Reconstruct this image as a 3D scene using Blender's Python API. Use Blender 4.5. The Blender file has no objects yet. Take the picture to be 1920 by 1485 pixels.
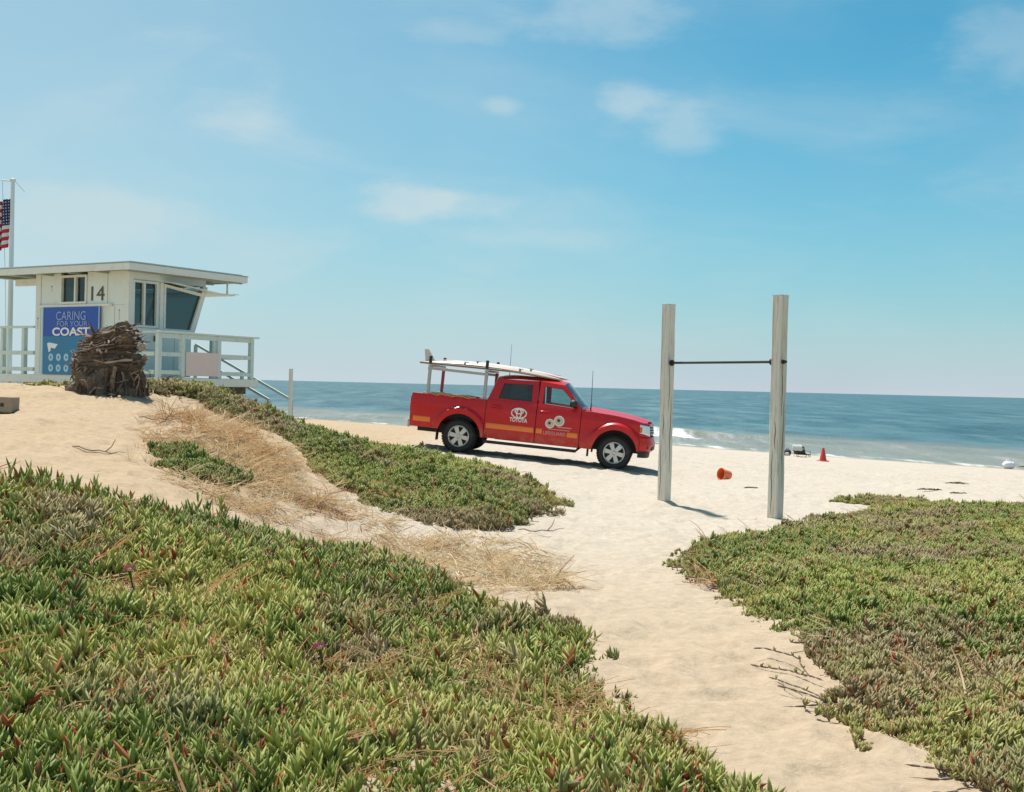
import bpy, math, random
import numpy as np
from mathutils import Vector, Matrix, Euler

R = math.radians
random.seed(7)
rng = np.random.default_rng(11)
sc = bpy.context.scene
COL = sc.collection

# ------------------------------------------------------------------ camera
F, PW, PH = 2200.0, 1920.0, 1485.0
EYE = 1.6
cam = bpy.data.cameras.new('camera')
cam.lens = 36.0 * F / PW
cam.sensor_width = 36.0
cam.clip_start = 0.05
cam.clip_end = 60000
camo = bpy.data.objects.new('camera', cam)
COL.objects.link(camo)
CAMROT = Matrix.Rotation(R(90 - 0.50), 3, 'X') @ Matrix.Rotation(R(1.35), 3, 'Z')
camo.matrix_world = Matrix.Translation((0, 0, EYE)) @ CAMROT.to_4x4()
sc.camera = camo

# ------------------------------------------------------------------ sky and sun
SUN_AZ = math.atan2(-0.55, 0.80)
SUN_EL = R(69)
world = bpy.data.worlds.new('World')
sc.world = world
world.use_nodes = True
wn, wl = world.node_tree.nodes, world.node_tree.links
wn.clear()
w_out = wn.new('ShaderNodeOutputWorld')
w_bg = wn.new('ShaderNodeBackground')
w_bg.inputs['Strength'].default_value = 0.079
w_sky = wn.new('ShaderNodeTexSky')
w_sky.sky_type = 'NISHITA'
w_sky.sun_disc = False
w_sky.sun_elevation = SUN_EL
w_sky.sun_rotation = SUN_AZ
w_sky.altitude = 0
w_sky.air_density = 1.0
w_sky.dust_density = 0.6
w_sky.ozone_density = 2.0
w_tc = wn.new('ShaderNodeTexCoord')


def wmath(op, a, b=None, clamp=False):
    n = wn.new('ShaderNodeMath')
    n.operation = op
    n.use_clamp = clamp
    for i, v in enumerate((a, b)):
        if v is None:
            continue
        if isinstance(v, (int, float)):
            n.inputs[i].default_value = v
        else:
            wl.new(v, n.inputs[i])
    return n.outputs[0]


def wnoise(scale, zs, detail, rough, off=(0, 0, 0), dist=0.0):
    m = wn.new('ShaderNodeMapping')
    m.inputs['Scale'].default_value = (1, 1, zs)
    m.inputs['Location'].default_value = off
    wl.new(w_tc.outputs['Generated'], m.inputs['Vector'])
    n = wn.new('ShaderNodeTexNoise')
    n.inputs['Scale'].default_value = scale
    n.inputs['Detail'].default_value = detail
    n.inputs['Roughness'].default_value = rough
    n.inputs['Distortion'].default_value = dist
    wl.new(m.outputs[0], n.inputs['Vector'])
    return n


def wrange(x, a, b, c=0.0, d=1.0):
    n = wn.new('ShaderNodeMapRange')
    n.interpolation_type = 'SMOOTHSTEP'
    for i, v in ((1, a), (2, b), (3, c), (4, d)):
        n.inputs[i].default_value = v
    wl.new(x, n.inputs[0])
    return n.outputs[0]


def wpuff(d, sx, sz, wob, gain):
    """one small cloud standing in direction d, ragged by noise"""
    d = Vector(d).normalized()
    wob_n = wnoise(16.0, 2.2, 6, 0.62, (d.x * 3, 1, 2))
    vm = wn.new('ShaderNodeVectorMath')
    vm.operation = 'SUBTRACT'
    wl.new(w_tc.outputs['Generated'], vm.inputs[0])
    vm.inputs[1].default_value = d
    vs = wn.new('ShaderNodeVectorMath')
    vs.operation = 'MULTIPLY'
    wl.new(vm.outputs[0], vs.inputs[0])
    vs.inputs[1].default_value = (1 / sx, 1 / sx, 1 / sz)
    ad = wn.new('ShaderNodeVectorMath')
    ad.operation = 'MULTIPLY_ADD'
    wl.new(wob_n.outputs['Color'], ad.inputs[0])
    ad.inputs[1].default_value = (wob, wob, wob)
    wl.new(vs.outputs[0], ad.inputs[2])
    sb = wn.new('ShaderNodeVectorMath')
    sb.operation = 'SUBTRACT'
    wl.new(ad.outputs[0], sb.inputs[0])
    sb.inputs[1].default_value = (wob / 2, wob / 2, wob / 2)
    ln = wn.new('ShaderNodeVectorMath')
    ln.operation = 'LENGTH'
    wl.new(sb.outputs[0], ln.inputs[0])
    return wrange(ln.outputs['Value'], 0.25, 1.15, gain, 0.0)


veil = wnoise(2.1, 2.2, 5, 0.52, (3.3, 4.4, 0.1), 0.3)
veil_f = wrange(veil.outputs['Fac'], 0.40, 0.68, 0.0, 0.30)
wisp = wnoise(5.5, 3.0, 7, 0.58, (1.7, 0.4, 0.3), 0.6)
wisp_f = wrange(wisp.outputs['Fac'], 0.50, 0.80, 0.0, 0.20)
PUFFS = [((-0.095, 1, 0.154), 0.052, 0.018, 1.5, 0.50), ((-0.045, 1, 0.152), 0.048, 0.014, 1.6, 0.30), ((0.098, 1, 0.247), 0.034, 0.020, 1.6, 0.40), ((0.135, 1, 0.225), 0.036, 0.026, 1.8, 0.34),
         ((-0.235, 1, 0.222), 0.050, 0.022, 1.5, 0.26), ((-0.015, 1, 0.238), 0.020, 0.009, 1.2, 0.28), ((0.08, 1, 0.315), 0.07, 0.024, 1.8, 0.30), ((0.42, 1, 0.30), 0.05, 0.035, 1.8, 0.26),
         ((-0.36, 1, 0.135), 0.080, 0.030, 1.5, 0.22), ((-0.05, 1, 0.30), 0.05, 0.012, 1.8, 0.18), ((0.02, 1, 0.125), 0.09, 0.012, 1.6, 0.16)]
w_sep = wn.new('ShaderNodeSeparateXYZ')
wl.new(w_tc.outputs['Generated'], w_sep.inputs[0])
# high haze is thicker on the sun's side of the sky
side = wrange(w_sep.outputs['X'], -0.45, 0.33, 0.52, 0.0)
cl = wmath('ADD', wmath('ADD', veil_f, wisp_f), side)
for p in PUFFS:
    cl = wmath('ADD', cl, wpuff(*p))
cl = wmath('MINIMUM', cl, 0.85)
w_tint = wn.new('ShaderNodeMix')
w_tint.data_type = 'RGBA'
w_tint.blend_type = 'MULTIPLY'
w_tint.inputs['Factor'].default_value = 1.0
wl.new(w_sky.outputs[0], w_tint.inputs['A'])
w_tint.inputs['B'].default_value = (0.18, 0.885, 0.94, 1)
# pale sea haze low over the horizon, the same all round
w_haze = wmath('MULTIPLY', wmath('POWER', 2.718, wmath('MULTIPLY', wmath('ABSOLUTE', w_sep.outputs['Z']), -8.5)), 0.97)
w_hz = wn.new('ShaderNodeMix')
w_hz.data_type = 'RGBA'
wl.new(w_haze, w_hz.inputs['Factor'])
wl.new(w_tint.outputs['Result'], w_hz.inputs['A'])
w_hz.inputs['B'].default_value = (4.65, 5.2, 5.8, 1)
w_mix = wn.new('ShaderNodeMix')
w_mix.data_type = 'RGBA'
wl.new(cl, w_mix.inputs['Factor'])
wl.new(w_hz.outputs['Result'], w_mix.inputs['A'])
w_mix.inputs['B'].default_value = (4.9, 6.0, 6.35, 1)
wl.new(w_mix.outputs['Result'], w_bg.inputs['Color'])
wl.new(w_bg.outputs[0], w_out.inputs[0])

sun = bpy.data.lights.new('sun', 'SUN')
sun.energy = 4.4
sun.angle = R(2.0)
sun.color = (1.0, 0.95, 0.88)
suno = bpy.data.objects.new('sun', sun)
COL.objects.link(suno)
sv = Vector((math.sin(SUN_AZ) * math.cos(SUN_EL), math.cos(SUN_AZ) * math.cos(SUN_EL), math.sin(SUN_EL)))
suno.rotation_euler = sv.to_track_quat('Z', 'Y').to_euler()
suno.location = (0, 0, 30)

vs_ = sc.view_settings
vs_.view_transform = 'Standard'
vs_.look = 'None'
vs_.gamma = 1.0
vs_.use_curve_mapping = False
vs_.exposure = 0.60
sc.cycles.max_bounces = 8
sc.cycles.transparent_max_bounces = 12


# ------------------------------------------------------------------ helpers
def at(px, py, D):
    """the point at depth y = D on the line of sight through a spot of the picture"""
    d = CAMROT @ Vector(((px - PW / 2) / F, -(py - PH / 2) / F, -1.0))
    return Vector((0, 0, EYE)) + d * (D / d.y)


def tag(o, label=None, cat=None, group=None, kind=None):
    if label:
        o['label'] = label
    if cat:
        o['category'] = cat
    if group:
        o['group'] = group
    if kind:
        o['kind'] = kind
    return o


def empty(name, loc=(0, 0, 0), rot=(0, 0, 0)):
    o = bpy.data.objects.new(name, None)
    o.empty_display_size = 0.2
    o.location = loc
    o.rotation_euler = rot
    COL.objects.link(o)
    return o


class MB:
    def __init__(self):
        self.v, self.f = [], []

    def add(self, vs, fs):
        n = len(self.v)
        self.v += [tuple(p) for p in vs]
        self.f += [tuple(i + n for i in q) for q in fs]
        return self

    def box(self, a, b, M=None):
        (x0, y0, z0), (x1, y1, z1) = a, b
        vs = [Vector(p) for p in ((x0, y0, z0), (x1, y0, z0), (x1, y1, z0), (x0, y1, z0), (x0, y0, z1), (x1, y0, z1), (x1, y1, z1), (x0, y1, z1))]
        if M is not None:
            vs = [M @ p for p in vs]
        return self.add(vs, [(0, 3, 2, 1), (4, 5, 6, 7), (0, 1, 5, 4), (1, 2, 6, 5), (2, 3, 7, 6), (3, 0, 4, 7)])

    def bar(self, p, q, w, h, up=(0, 0, 1)):
        """a straight timber from p to q, w wide and h high"""
        p, q = Vector(p), Vector(q)
        d = q - p
        L = d.length
        d.normalize()
        up = Vector(up)
        s = d.cross(up)
        if s.length < 1e-4:
            s = Vector((1, 0, 0))
        s.normalize()
        u = s.cross(d)
        M = Matrix((d, s, u)).transposed().to_4x4()
        M.translation = p
        return self.box((0, -w / 2, -h / 2), (L, w / 2, h / 2), M)

    def tube(self, pts, rad, n=8, cap=True, flat=1.0):
        pts = [Vector(p) for p in pts]
        m = len(pts)
        if not hasattr(rad, '__len__'):
            rad = [rad] * m
        vs, fs = [], []
        ref = Vector((0.13, 0.29, 0.95))
        for i, p in enumerate(pts):
            t = (pts[min(i + 1, m - 1)] - pts[max(i - 1, 0)])
            if t.length < 1e-9:
                t = Vector((0, 0, 1))
            t.normalize()
            a = t.cross(ref)
            if a.length < 0.05:
                a = t.cross(Vector((1, 0, 0)))
            a.normalize()
            b = t.cross(a)
            for k in range(n):
                th = 2 * math.pi * k / n
                vs.append(p + (a * math.cos(th) + b * math.sin(th) * flat) * rad[i])
        for i in range(m - 1):
            for k in range(n):
                fs.append((i * n + k, i * n + (k + 1) % n, (i + 1) * n + (k + 1) % n, (i + 1) * n + k))
        if cap:
            fs.append(tuple(reversed(range(n))))
            fs.append(tuple((m - 1) * n + k for k in range(n)))
        return self.add(vs, fs)

    def grid(self, P, wrap=False):
        nu, nv = len(P), len(P[0])
        vs = [p for row in P for p in row]
        fs = []
        for i in range(nu - 1):
            for j in range(nv - 1 if not wrap else nv):
                j2 = (j + 1) % nv
                fs.append((i * nv + j, i * nv + j2, (i + 1) * nv + j2, (i + 1) * nv + j))
        return self.add(vs, fs)

    def lathe(self, prof, n=32, axis='Y', c=(0, 0, 0)):
        """prof: (radius, along) pairs turned about an axis through c"""
        vs, fs = [], []
        m = len(prof)
        c = Vector(c)
        for r, a in prof:
            for k in range(n):
                th = 2 * math.pi * k / n
                x, y = r * math.cos(th), r * math.sin(th)
                vs.append(c + (Vector((x, a, y)) if axis == 'Y' else Vector((x, y, a)) if axis == 'Z' else Vector((a, x, y))))
        for i in range(m - 1):
            for k in range(n):
                fs.append((i * n + k, i * n + (k + 1) % n, (i + 1) * n + (k + 1) % n, (i + 1) * n + k))
        return self.add(vs, fs)

    def build(self, name, mat, parent=None, smooth=None, bevel=0.0, solid=0.0):
        me = bpy.data.meshes.new(name)
        me.from_pydata([tuple(p) for p in self.v], [], self.f)
        me.update()
        if smooth is not None:
            me.polygons.foreach_set('use_smooth', [True] * len(me.polygons))
            if smooth < 179:
                me.set_sharp_from_angle(angle=R(smooth))
        me.materials.append(mat)
        o = bpy.data.objects.new(name, me)
        COL.objects.link(o)
        if parent is not None:
            o.parent = parent
        if solid:
            m = o.modifiers.new('solid', 'SOLIDIFY')
            m.thickness = solid
            m.offset = 0
        if bevel:
            m = o.modifiers.new('bevel', 'BEVEL')
            m.width = bevel
            m.segments = 2
            m.limit_method = 'ANGLE'
            m.angle_limit = R(40)
        return o


def nmat(name):
    m = bpy.data.materials.new(name)
    m.use_nodes = True
    nt = m.node_tree
    return m, nt.nodes, nt.links, nt.nodes['Principled BSDF']


def pm(name, col, rough=0.5, metal=0.0, var=0.12, scale=8.0, bump=0.0, bscale=60.0, spec=0.5, coat=0.0, stretch=(1, 1, 1), wear=None, wscale=3.0, wamt=0.5):
    """principled paint, wood, metal ...: base colour broken up by noise, optional wear patches and fine relief"""
    m, n, l, b = nmat(name)
    b.inputs['Roughness'].default_value = rough
    b.inputs['Metallic'].default_value = metal
    b.inputs['Specular IOR Level'].default_value = spec
    b.inputs['Coat Weight'].default_value = coat
    b.inputs['Coat Roughness'].default_value = 0.16
    tc = n.new('ShaderNodeTexCoord')
    mp = n.new('ShaderNodeMapping')
    mp.inputs['Scale'].default_value = stretch
    l.new(tc.outputs['Object'], mp.inputs[0])
    t = n.new('ShaderNodeTexNoise')
    t.inputs['Scale'].default_value = scale
    t.inputs['Detail'].default_value = 6
    t.inputs['Roughness'].default_value = 0.6
    l.new(mp.outputs[0], t.inputs['Vector'])
    mx = n.new('ShaderNodeMix')
    mx.data_type = 'RGBA'
    mx.inputs['A'].default_value = (*[c * (1 - var) for c in col], 1)
    mx.inputs['B'].default_value = (*[min(1, c * (1 + var)) for c in col], 1)
    l.new(t.outputs['Fac'], mx.inputs['Factor'])
    out = mx.outputs['Result']
    if wear is not None:
        t2 = n.new('ShaderNodeTexNoise')
        t2.inputs['Scale'].default_value = wscale
        t2.inputs['Detail'].default_value = 8
        t2.inputs['Roughness'].default_value = 0.7
        l.new(mp.outputs[0], t2.inputs['Vector'])
        r = n.new('ShaderNodeMapRange')
        r.inputs[1].default_value = 0.52
        r.inputs[2].default_value = 0.72
        r.inputs[4].default_value = wamt
        l.new(t2.outputs['Fac'], r.inputs[0])
        m2 = n.new('ShaderNodeMix')
        m2.data_type = 'RGBA'
        l.new(r.outputs[0], m2.inputs['Factor'])
        l.new(out, m2.inputs['A'])
        m2.inputs['B'].default_value = (*wear, 1)
        out = m2.outputs['Result']
    l.new(out, b.inputs['Base Color'])
    if bump:
        t3 = n.new('ShaderNodeTexNoise')
        t3.inputs['Scale'].default_value = bscale
        t3.inputs['Detail'].default_value = 5
        l.new(mp.outputs[0], t3.inputs['Vector'])
        bp = n.new('ShaderNodeBump')
        bp.inputs['Strength'].default_value = bump
        bp.inputs['Distance'].default_value = 0.01
        l.new(t3.outputs['Fac'], bp.inputs['Height'])
        l.new(bp.outputs[0], b.inputs['Normal'])
    return m


def glass(name, tint=(0.75, 0.85, 0.85), refl=0.12, rough=0.02):
    m, n, l, b = nmat(name)
    n.remove(b)
    tr = n.new('ShaderNodeBsdfTransparent')
    tr.inputs[0].default_value = (*tint, 1)
    gl = n.new('ShaderNodeBsdfGlossy')
    gl.inputs['Roughness'].default_value = rough
    lw = n.new('ShaderNodeLayerWeight')
    lw.inputs['Blend'].default_value = 0.5
    pw_ = n.new('ShaderNodeMath')
    pw_.operation = 'POWER'
    l.new(lw.outputs['Facing'], pw_.inputs[0])
    pw_.inputs[1].default_value = 5.0
    ad = n.new('ShaderNodeMath')
    ad.operation = 'MULTIPLY_ADD'
    ad.use_clamp = True
    ad.inputs[1].default_value = 0.9 - refl
    ad.inputs[2].default_value = refl + 0.03
    l.new(pw_.outputs[0], ad.inputs[0])
    mx = n.new('ShaderNodeMixShader')
    l.new(ad.outputs[0], mx.inputs[0])
    l.new(tr.outputs[0], mx.inputs[1])
    l.new(gl.outputs[0], mx.inputs[2])
    l.new(mx.outputs[0], n['Material Output'].inputs[0])
    return m


def text(name, body, size, mat, parent, M, extrude=0.002, offset=0.0, width=None):
    cu = bpy.data.curves.new(name, 'FONT')
    cu.body = body
    cu.size = size
    cu.extrude = extrude
    cu.offset = offset
    cu.align_x = 'CENTER'
    cu.align_y = 'CENTER'
    cu.materials.append(mat)
    tmp = bpy.data.objects.new('tmp', cu)
    COL.objects.link(tmp)
    bpy.context.view_layer.update()
    me = bpy.data.meshes.new_from_object(tmp.evaluated_get(bpy.context.evaluated_depsgraph_get()))
    bpy.data.objects.remove(tmp)
    me.name = name
    o = bpy.data.objects.new(name, me)
    COL.objects.link(o)
    o.parent = parent
    if width:
        xs = [v.co.x for v in me.vertices]
        M = M @ Matrix.Diagonal((width / max(max(xs) - min(xs), 1e-4), 1, 1, 1))
    o.matrix_local = M
    return o


def sstep(x, a, b):
    t = np.clip((x - a) / (b - a), 0, 1)
    return t * t * (3 - 2 * t)


def vnoise(x, y, scale, seed):
    g = np.random.default_rng(seed).random((256, 256))
    u, v = x * scale + 1000.3, y * scale + 1000.7
    i, j = np.floor(u).astype(int), np.floor(v).astype(int)
    fu, fv = u - i, v - j
    fu, fv = fu * fu * (3 - 2 * fu), fv * fv * (3 - 2 * fv)
    i0, i1, j0, j1 = i % 256, (i + 1) % 256, j % 256, (j + 1) % 256
    return (g[i0, j0] * (1 - fu) + g[i1, j0] * fu) * (1 - fv) + (g[i0, j1] * (1 - fu) + g[i1, j1] * fu) * fv - 0.5


# ------------------------------------------------------------------ terrain
SEA_Z = -1.5


def shore(x, y):
    """metres seaward of the waterline"""
    return (y + 1.17 * x - 77.0) / 1.539


def base_h(x, y):
    return np.interp(shore(x, y), [-60, -34, -21, -11, 0, 12, 60, 400], [0.0, 0.0, -0.45, -1.0, -1.5, -2.1, -4.0, -8.0])


CTRL = []


def c_px(px, py, D):
    p = at(px, py, D)
    CTRL.append((p.x, p.y, p.z))


def c_d(px, D, z):
    CTRL.append(((px - 960) / F * D, D, z))


# the bank of plants at the left, then the dune behind it
for px, D, z in ((-600, 8.4, 0.95), (-300, 8.4, 0.86), (0, 8.4, 0.80), (150, 8.6, 0.70), (300, 8.9, 0.55), (430, 9.2, 0.42), (560, 9.4, 0.22), (720, 9.7, 0.06),
                 (-600, 5.5, 0.55), (0, 5.6, 0.40), (300, 5.8, 0.28), (600, 6.2, 0.14), (0, 3.6, 0.12), (400, 3.8, 0.06), (800, 4.2, 0.0), (900, 6.2, 0.06), (-700, 3.0, 0.25)):
    c_d(px, D, z)
for px, py, D in ((0, 872, 10.2), (300, 900, 10.6), (430, 960, 9.9), (0, 800, 12.5), (0, 722, 16.0), (150, 732, 16.0), (-300, 715, 16.5), (-600, 720, 17), (200, 735, 15.6),
                  (-300, 800, 12.5), (-600, 850, 11), (180, 800, 12.8), (330, 830, 12.8),
                  (300, 762, 15.3), (430, 795, 15.0), (530, 845, 14.4), (600, 900, 13.4), (640, 950, 12.5), (760, 1000, 11.8), (900, 1010, 12.0), (560, 1000, 10.8), (470, 900, 12.0),
                  (350, 738, 17.0), (430, 764, 17.0), (530, 812, 17.0), (640, 842, 16.8), (760, 864, 16.6), (900, 896, 16.3), (1000, 930, 16.0), (1090, 955, 15.8),
                  (700, 920, 14.5), (850, 945, 14.2), (960, 965, 13.8)):
    c_px(px, py, D)
# lee side of the dune, ground below the tower and stair
for px, D, z in ((-300, 21, 0.95), (0, 20, 1.0), (200, 20, 0.95), (350, 20, 0.80), (450, 20.5, 0.68), (560, 20.5, 0.55), (700, 20, 0.42), (850, 20, 0.27),
                 (0, 27, 0.7), (200, 27, 0.65), (400, 27, 0.62), (520, 27.5, 0.58), (600, 27, 0.47), (700, 24, 0.33), (-400, 27, 0.8),
                 (300, 36, 0.45), (520, 36, 0.36), (650, 34, 0.25), (520, 60, -0.32), (300, 70, -0.2), (700, 60, -0.55), (0, 60, 0.1)):
    c_d(px, D, z)
# flat beach round the bar, path, low rise of the right-hand patch
for x, y, z in ((3.2, 14.3, 0), (2.0, 16.4, 0), (1.0, 15, 0), (2, 12, 0), (1, 10, 0), (0.3, 8.5, 0.02), (1.6, 7, 0), (1.5, 5, 0), (2, 3, 0), (0, 2, 0), (0, 0, 0), (3, 1, 0), (-2, 0, 0.05), (4, 8, 0.12), (6, 10, 0.1),
                (5, 13, 0.04), (7, 15, 0.0), (9, 13, 0.08), (4, 5.5, 0.08), (6, 6, 0.15), (5, 18, -0.02), (8, 19, -0.05), (3, 19, 0), (10, 9, 0.15), (12, 22, -0.15), (8, 25, -0.25), (0, 18.5, 0.08), (4.5, 20, -0.08)):
    CTRL.append((x, y, z))
# the sand the truck stands on, sloping down along it
TR = at(857, 849, 24.4)
TF = at(1143, 880.5, 24.0)
_d = (TF - TR)
_h = Vector((_d.x, _d.y, 0)).normalized()
_lf = Vector((-_h.y, _h.x, 0))
_sl = _d.z / Vector((_d.x, _d.y)).length
for a in (-1.6, 0, 1.6, 3.2, 4.6):
    for b in (-0.7, 0.5, 1.9, 3.2):
        p = TR + _h * a + _lf * b
        CTRL.append((p.x, p.y, TR.z + _sl * a))
# far anchors with no change to the beach profile
for x, y in ((25, 5), (25, 20), (20, 32), (14, 40), (8, 48), (0, 60), (22, 48), (-10, 84), (30, 40), (0, -6), (-12, -6), (12, -6), (5, 66), (-4, 78)):
    CTRL.append((x, y, float(base_h(np.array(x), np.array(y)))))
for x, y in ((-22, 0), (-25, 12), (-28, 25), (-30, 45)):
    CTRL.append((x, y, 0.7))
CT = np.array(CTRL)
_res = CT[:, 2] - base_h(CT[:, 0], CT[:, 1])


def _tps(r2):
    return 0.5 * r2 * np.log(r2 + 1e-9)


_n = len(CT)
_K = _tps((CT[:, None, 0] - CT[None, :, 0]) ** 2 + (CT[:, None, 1] - CT[None, :, 1]) ** 2) + np.eye(_n) * 0.02
_P = np.c_[np.ones(_n), CT[:, :2]]
_A = np.block([[_K, _P], [_P.T, np.zeros((3, 3))]])
_W = np.linalg.solve(_A, np.r_[_res, 0, 0, 0])


def H(x, y):
    x, y = np.asarray(x, float), np.asarray(y, float)
    shp = x.shape
    xf, yf = x.ravel(), y.ravel()
    out = np.zeros(len(xf))
    for s in range(0, len(xf), 20000):
        xs, ys = xf[s:s + 20000], yf[s:s + 20000]
        k = _tps((xs[:, None] - CT[None, :, 0]) ** 2 + (ys[:, None] - CT[None, :, 1]) ** 2)
        out[s:s + 20000] = k @ _W[:_n] + _W[_n] + _W[_n + 1] * xs + _W[_n + 2] * ys
    d = np.maximum(np.maximum(np.abs(xf) - 22, 0), np.maximum(np.maximum(yf - 75, 0), np.maximum(-yf - 4, 0)))
    fade = 1 - sstep(d, 0, 14)
    return (np.clip(out, -1.5, 2.2) * fade + base_h(xf, yf)).reshape(shp)


def h1(x, y):
    return float(H(np.array([x]), np.array([y]))[0])


def gp(px, py, d0=2.0, d1=60.0):
    """where the line of sight through a spot of the picture meets the ground"""
    Ds = np.geomspace(d0, d1, 900)
    a = at(px, py, 1.0)
    o = Vector((0, 0, EYE))
    d = a - o
    xs, ys, zs = o.x + d.x * Ds, d.y * Ds, o.z + d.z * Ds
    below = zs < H(xs, ys)
    k = int(np.argmax(below)) if below.any() else len(Ds) - 1
    return Vector((xs[k], ys[k], H(xs[k:k + 1], ys[k:k + 1])[0]))


def rough_h(x, y):
    """wind ripples, trampled sand and foot dents on top of the smooth terrain"""
    z = 0.07 * vnoise(x, y, 0.8, 1) + 0.045 * vnoise(x, y, 2.3, 2) + 0.024 * vnoise(x, y, 6.0, 3) + 0.010 * vnoise(x, y, 15, 4)
    cs = 0.42
    ci, cj = np.floor(x / cs).astype(int), np.floor(y / cs).astype(int)
    g = np.random.default_rng(5).random((128, 128, 4))
    for di in (-1, 0, 1):
        for dj in (-1, 0, 1):
            q = g[(ci + di) % 128, (cj + dj) % 128]
            dx = x - (ci + di + q[..., 0]) * cs
            dy = y - (cj + dj + q[..., 1]) * cs
            an = q[..., 2] * 3.1
            a = dx * np.cos(an) + dy * np.sin(an)
            b = -dx * np.sin(an) + dy * np.cos(an)
            r = np.sqrt((a / 0.17) ** 2 + (b / 0.10) ** 2)
            z = z - 0.050 * q[..., 3] * np.exp(-(r ** 2) * 1.6) + 0.016 * q[..., 3] * np.exp(-((r - 1.35) ** 2) * 6)
    return z


def mesh_from_arrays(name, V, Q):
    me = bpy.data.meshes.new(name)
    me.vertices.add(len(V))
    me.vertices.foreach_set('co', V.astype(np.float32).ravel())
    me.loops.add(Q.size)
    me.loops.foreach_set('vertex_index', Q.astype(np.int32).ravel())
    me.polygons.add(len(Q))
    me.polygons.foreach_set('loop_start', np.arange(0, Q.size, Q.shape[1], dtype=np.int32))
    me.polygons.foreach_set('use_smooth', np.ones(len(Q), dtype=bool))
    me.update()
    me.validate()
    return me


def polar_sheet(name, angs, rads, org, zfun, wrap):
    A, Rr = np.meshgrid(angs, rads, indexing='ij')
    X = org[0] + Rr * np.sin(A)
    Y = org[1] + Rr * np.cos(A)
    Z = zfun(X, Y)
    na, nr = A.shape
    idx = np.arange(na * nr).reshape(na, nr)
    i2 = np.roll(idx, -1, 0) if wrap else idx[1:]
    i1 = idx if wrap else idx[:-1]
    Q = np.stack([i1[:, :-1], i1[:, 1:], i2[:, 1:], i2[:, :-1]], -1).reshape(-1, 4)
    return mesh_from_arrays(name, np.stack([X.ravel(), Y.ravel(), Z.ravel()], 1), Q[:, ::-1])


def sand_z(X, Y):
    r = np.hypot(X, Y)
    k = 1.0 / (1 + np.maximum(r - 20, 0) / 25)
    s = shore(X, Y)
    k = k * (1 - 0.9 * sstep(s, -7, -1))
    z = H(X, Y) + rough_h(X, Y) * k
    # sand heaped round the feet of the bar's posts and scuffed hollow below the bar
    a, b = at(1453, 981, 14.3), at(1245, 944, 16.45)
    for q in (a, b):
        z = z + 0.055 * np.exp(-((X - q.x) ** 2 + (Y - q.y) ** 2) / 0.05)
    m = (a + b) / 2
    return z - 0.09 * np.exp(-((X - m.x) ** 2 + (Y - m.y) ** 2) / 0.5)


_dense = np.linspace(R(-33), R(33), 560)
_coarse = np.linspace(R(33), R(327), 74)[1:-1]
_rad = np.r_[0.02, np.geomspace(0.6, 130, 740), 180, 260, 400, 700, 1500]
m_sand, n_, l_, b_ = nmat('sand')
b_.inputs['Roughness'].default_value = 0.95
b_.inputs['Specular IOR Level'].default_value = 0.15
geo = n_.new('ShaderNodeNewGeometry')


def tnoise(n, l, vec, scale, detail=6, rough=0.6):
    t = n.new('ShaderNodeTexNoise')
    t.inputs['Scale'].default_value = scale
    t.inputs['Detail'].default_value = detail
    t.inputs['Roughness'].default_value = rough
    l.new(vec, t.inputs['Vector'])
    return t


def ramp(n, l, fac, stops):
    r = n.new('ShaderNodeValToRGB')
    r.color_ramp.elements[0].position = stops[0][0]
    r.color_ramp.elements[0].color = (*stops[0][1], 1)
    r.color_ramp.elements[1].position = stops[-1][0]
    r.color_ramp.elements[1].color = (*stops[-1][1], 1)
    for p, c in stops[1:-1]:
        e = r.color_ramp.elements.new(p)
        e.color = (*c, 1)
    l.new(fac, r.inputs[0])
    return r


def mixc(n, l, fac, a, b, mode='MIX'):
    m = n.new('ShaderNodeMix')
    m.data_type = 'RGBA'
    m.blend_type = mode
    for s, v in (('Factor', fac), ('A', a), ('B', b)):
        if isinstance(v, (int, float)):
            m.inputs[s].default_value = v
        elif isinstance(v, tuple):
            m.inputs[s].default_value = (*v, 1)
        else:
            l.new(v, m.inputs[s])
    return m.outputs['Result']


def mrange(n, l, x, a, b, c=0.0, d=1.0):
    m = n.new('ShaderNodeMapRange')
    m.interpolation_type = 'SMOOTHSTEP'
    for i, v in ((1, a), (2, b), (3, c), (4, d)):
        m.inputs[i].default_value = v
    l.new(x, m.inputs[0])
    return m.outputs[0]


def shore_node(n, l, g):
    d = n.new('ShaderNodeVectorMath')
    d.operation = 'DOT_PRODUCT'
    l.new(g.outputs['Position'], d.inputs[0])
    d.inputs[1].default_value = (1.17 / 1.539, 1 / 1.539, 0)
    a = n.new('ShaderNodeMath')
    a.operation = 'SUBTRACT'
    l.new(d.outputs['Value'], a.inputs[0])
    a.inputs[1].default_value = 77.0 / 1.539
    return a.outputs[0]


P_ = geo.outputs['Position']
big = tnoise(n_, l_, P_, 0.35, 4)
fine = tnoise(n_, l_, P_, 14.0, 8, 0.7)
speck = tnoise(n_, l_, P_, 90.0, 2)
c0 = ramp(n_, l_, fine.outputs['Fac'], [(0.25, (0.345, 0.295, 0.235)), (0.5, (0.445, 0.39, 0.32)), (0.75, (0.53, 0.47, 0.395))]).outputs[0]
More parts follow.
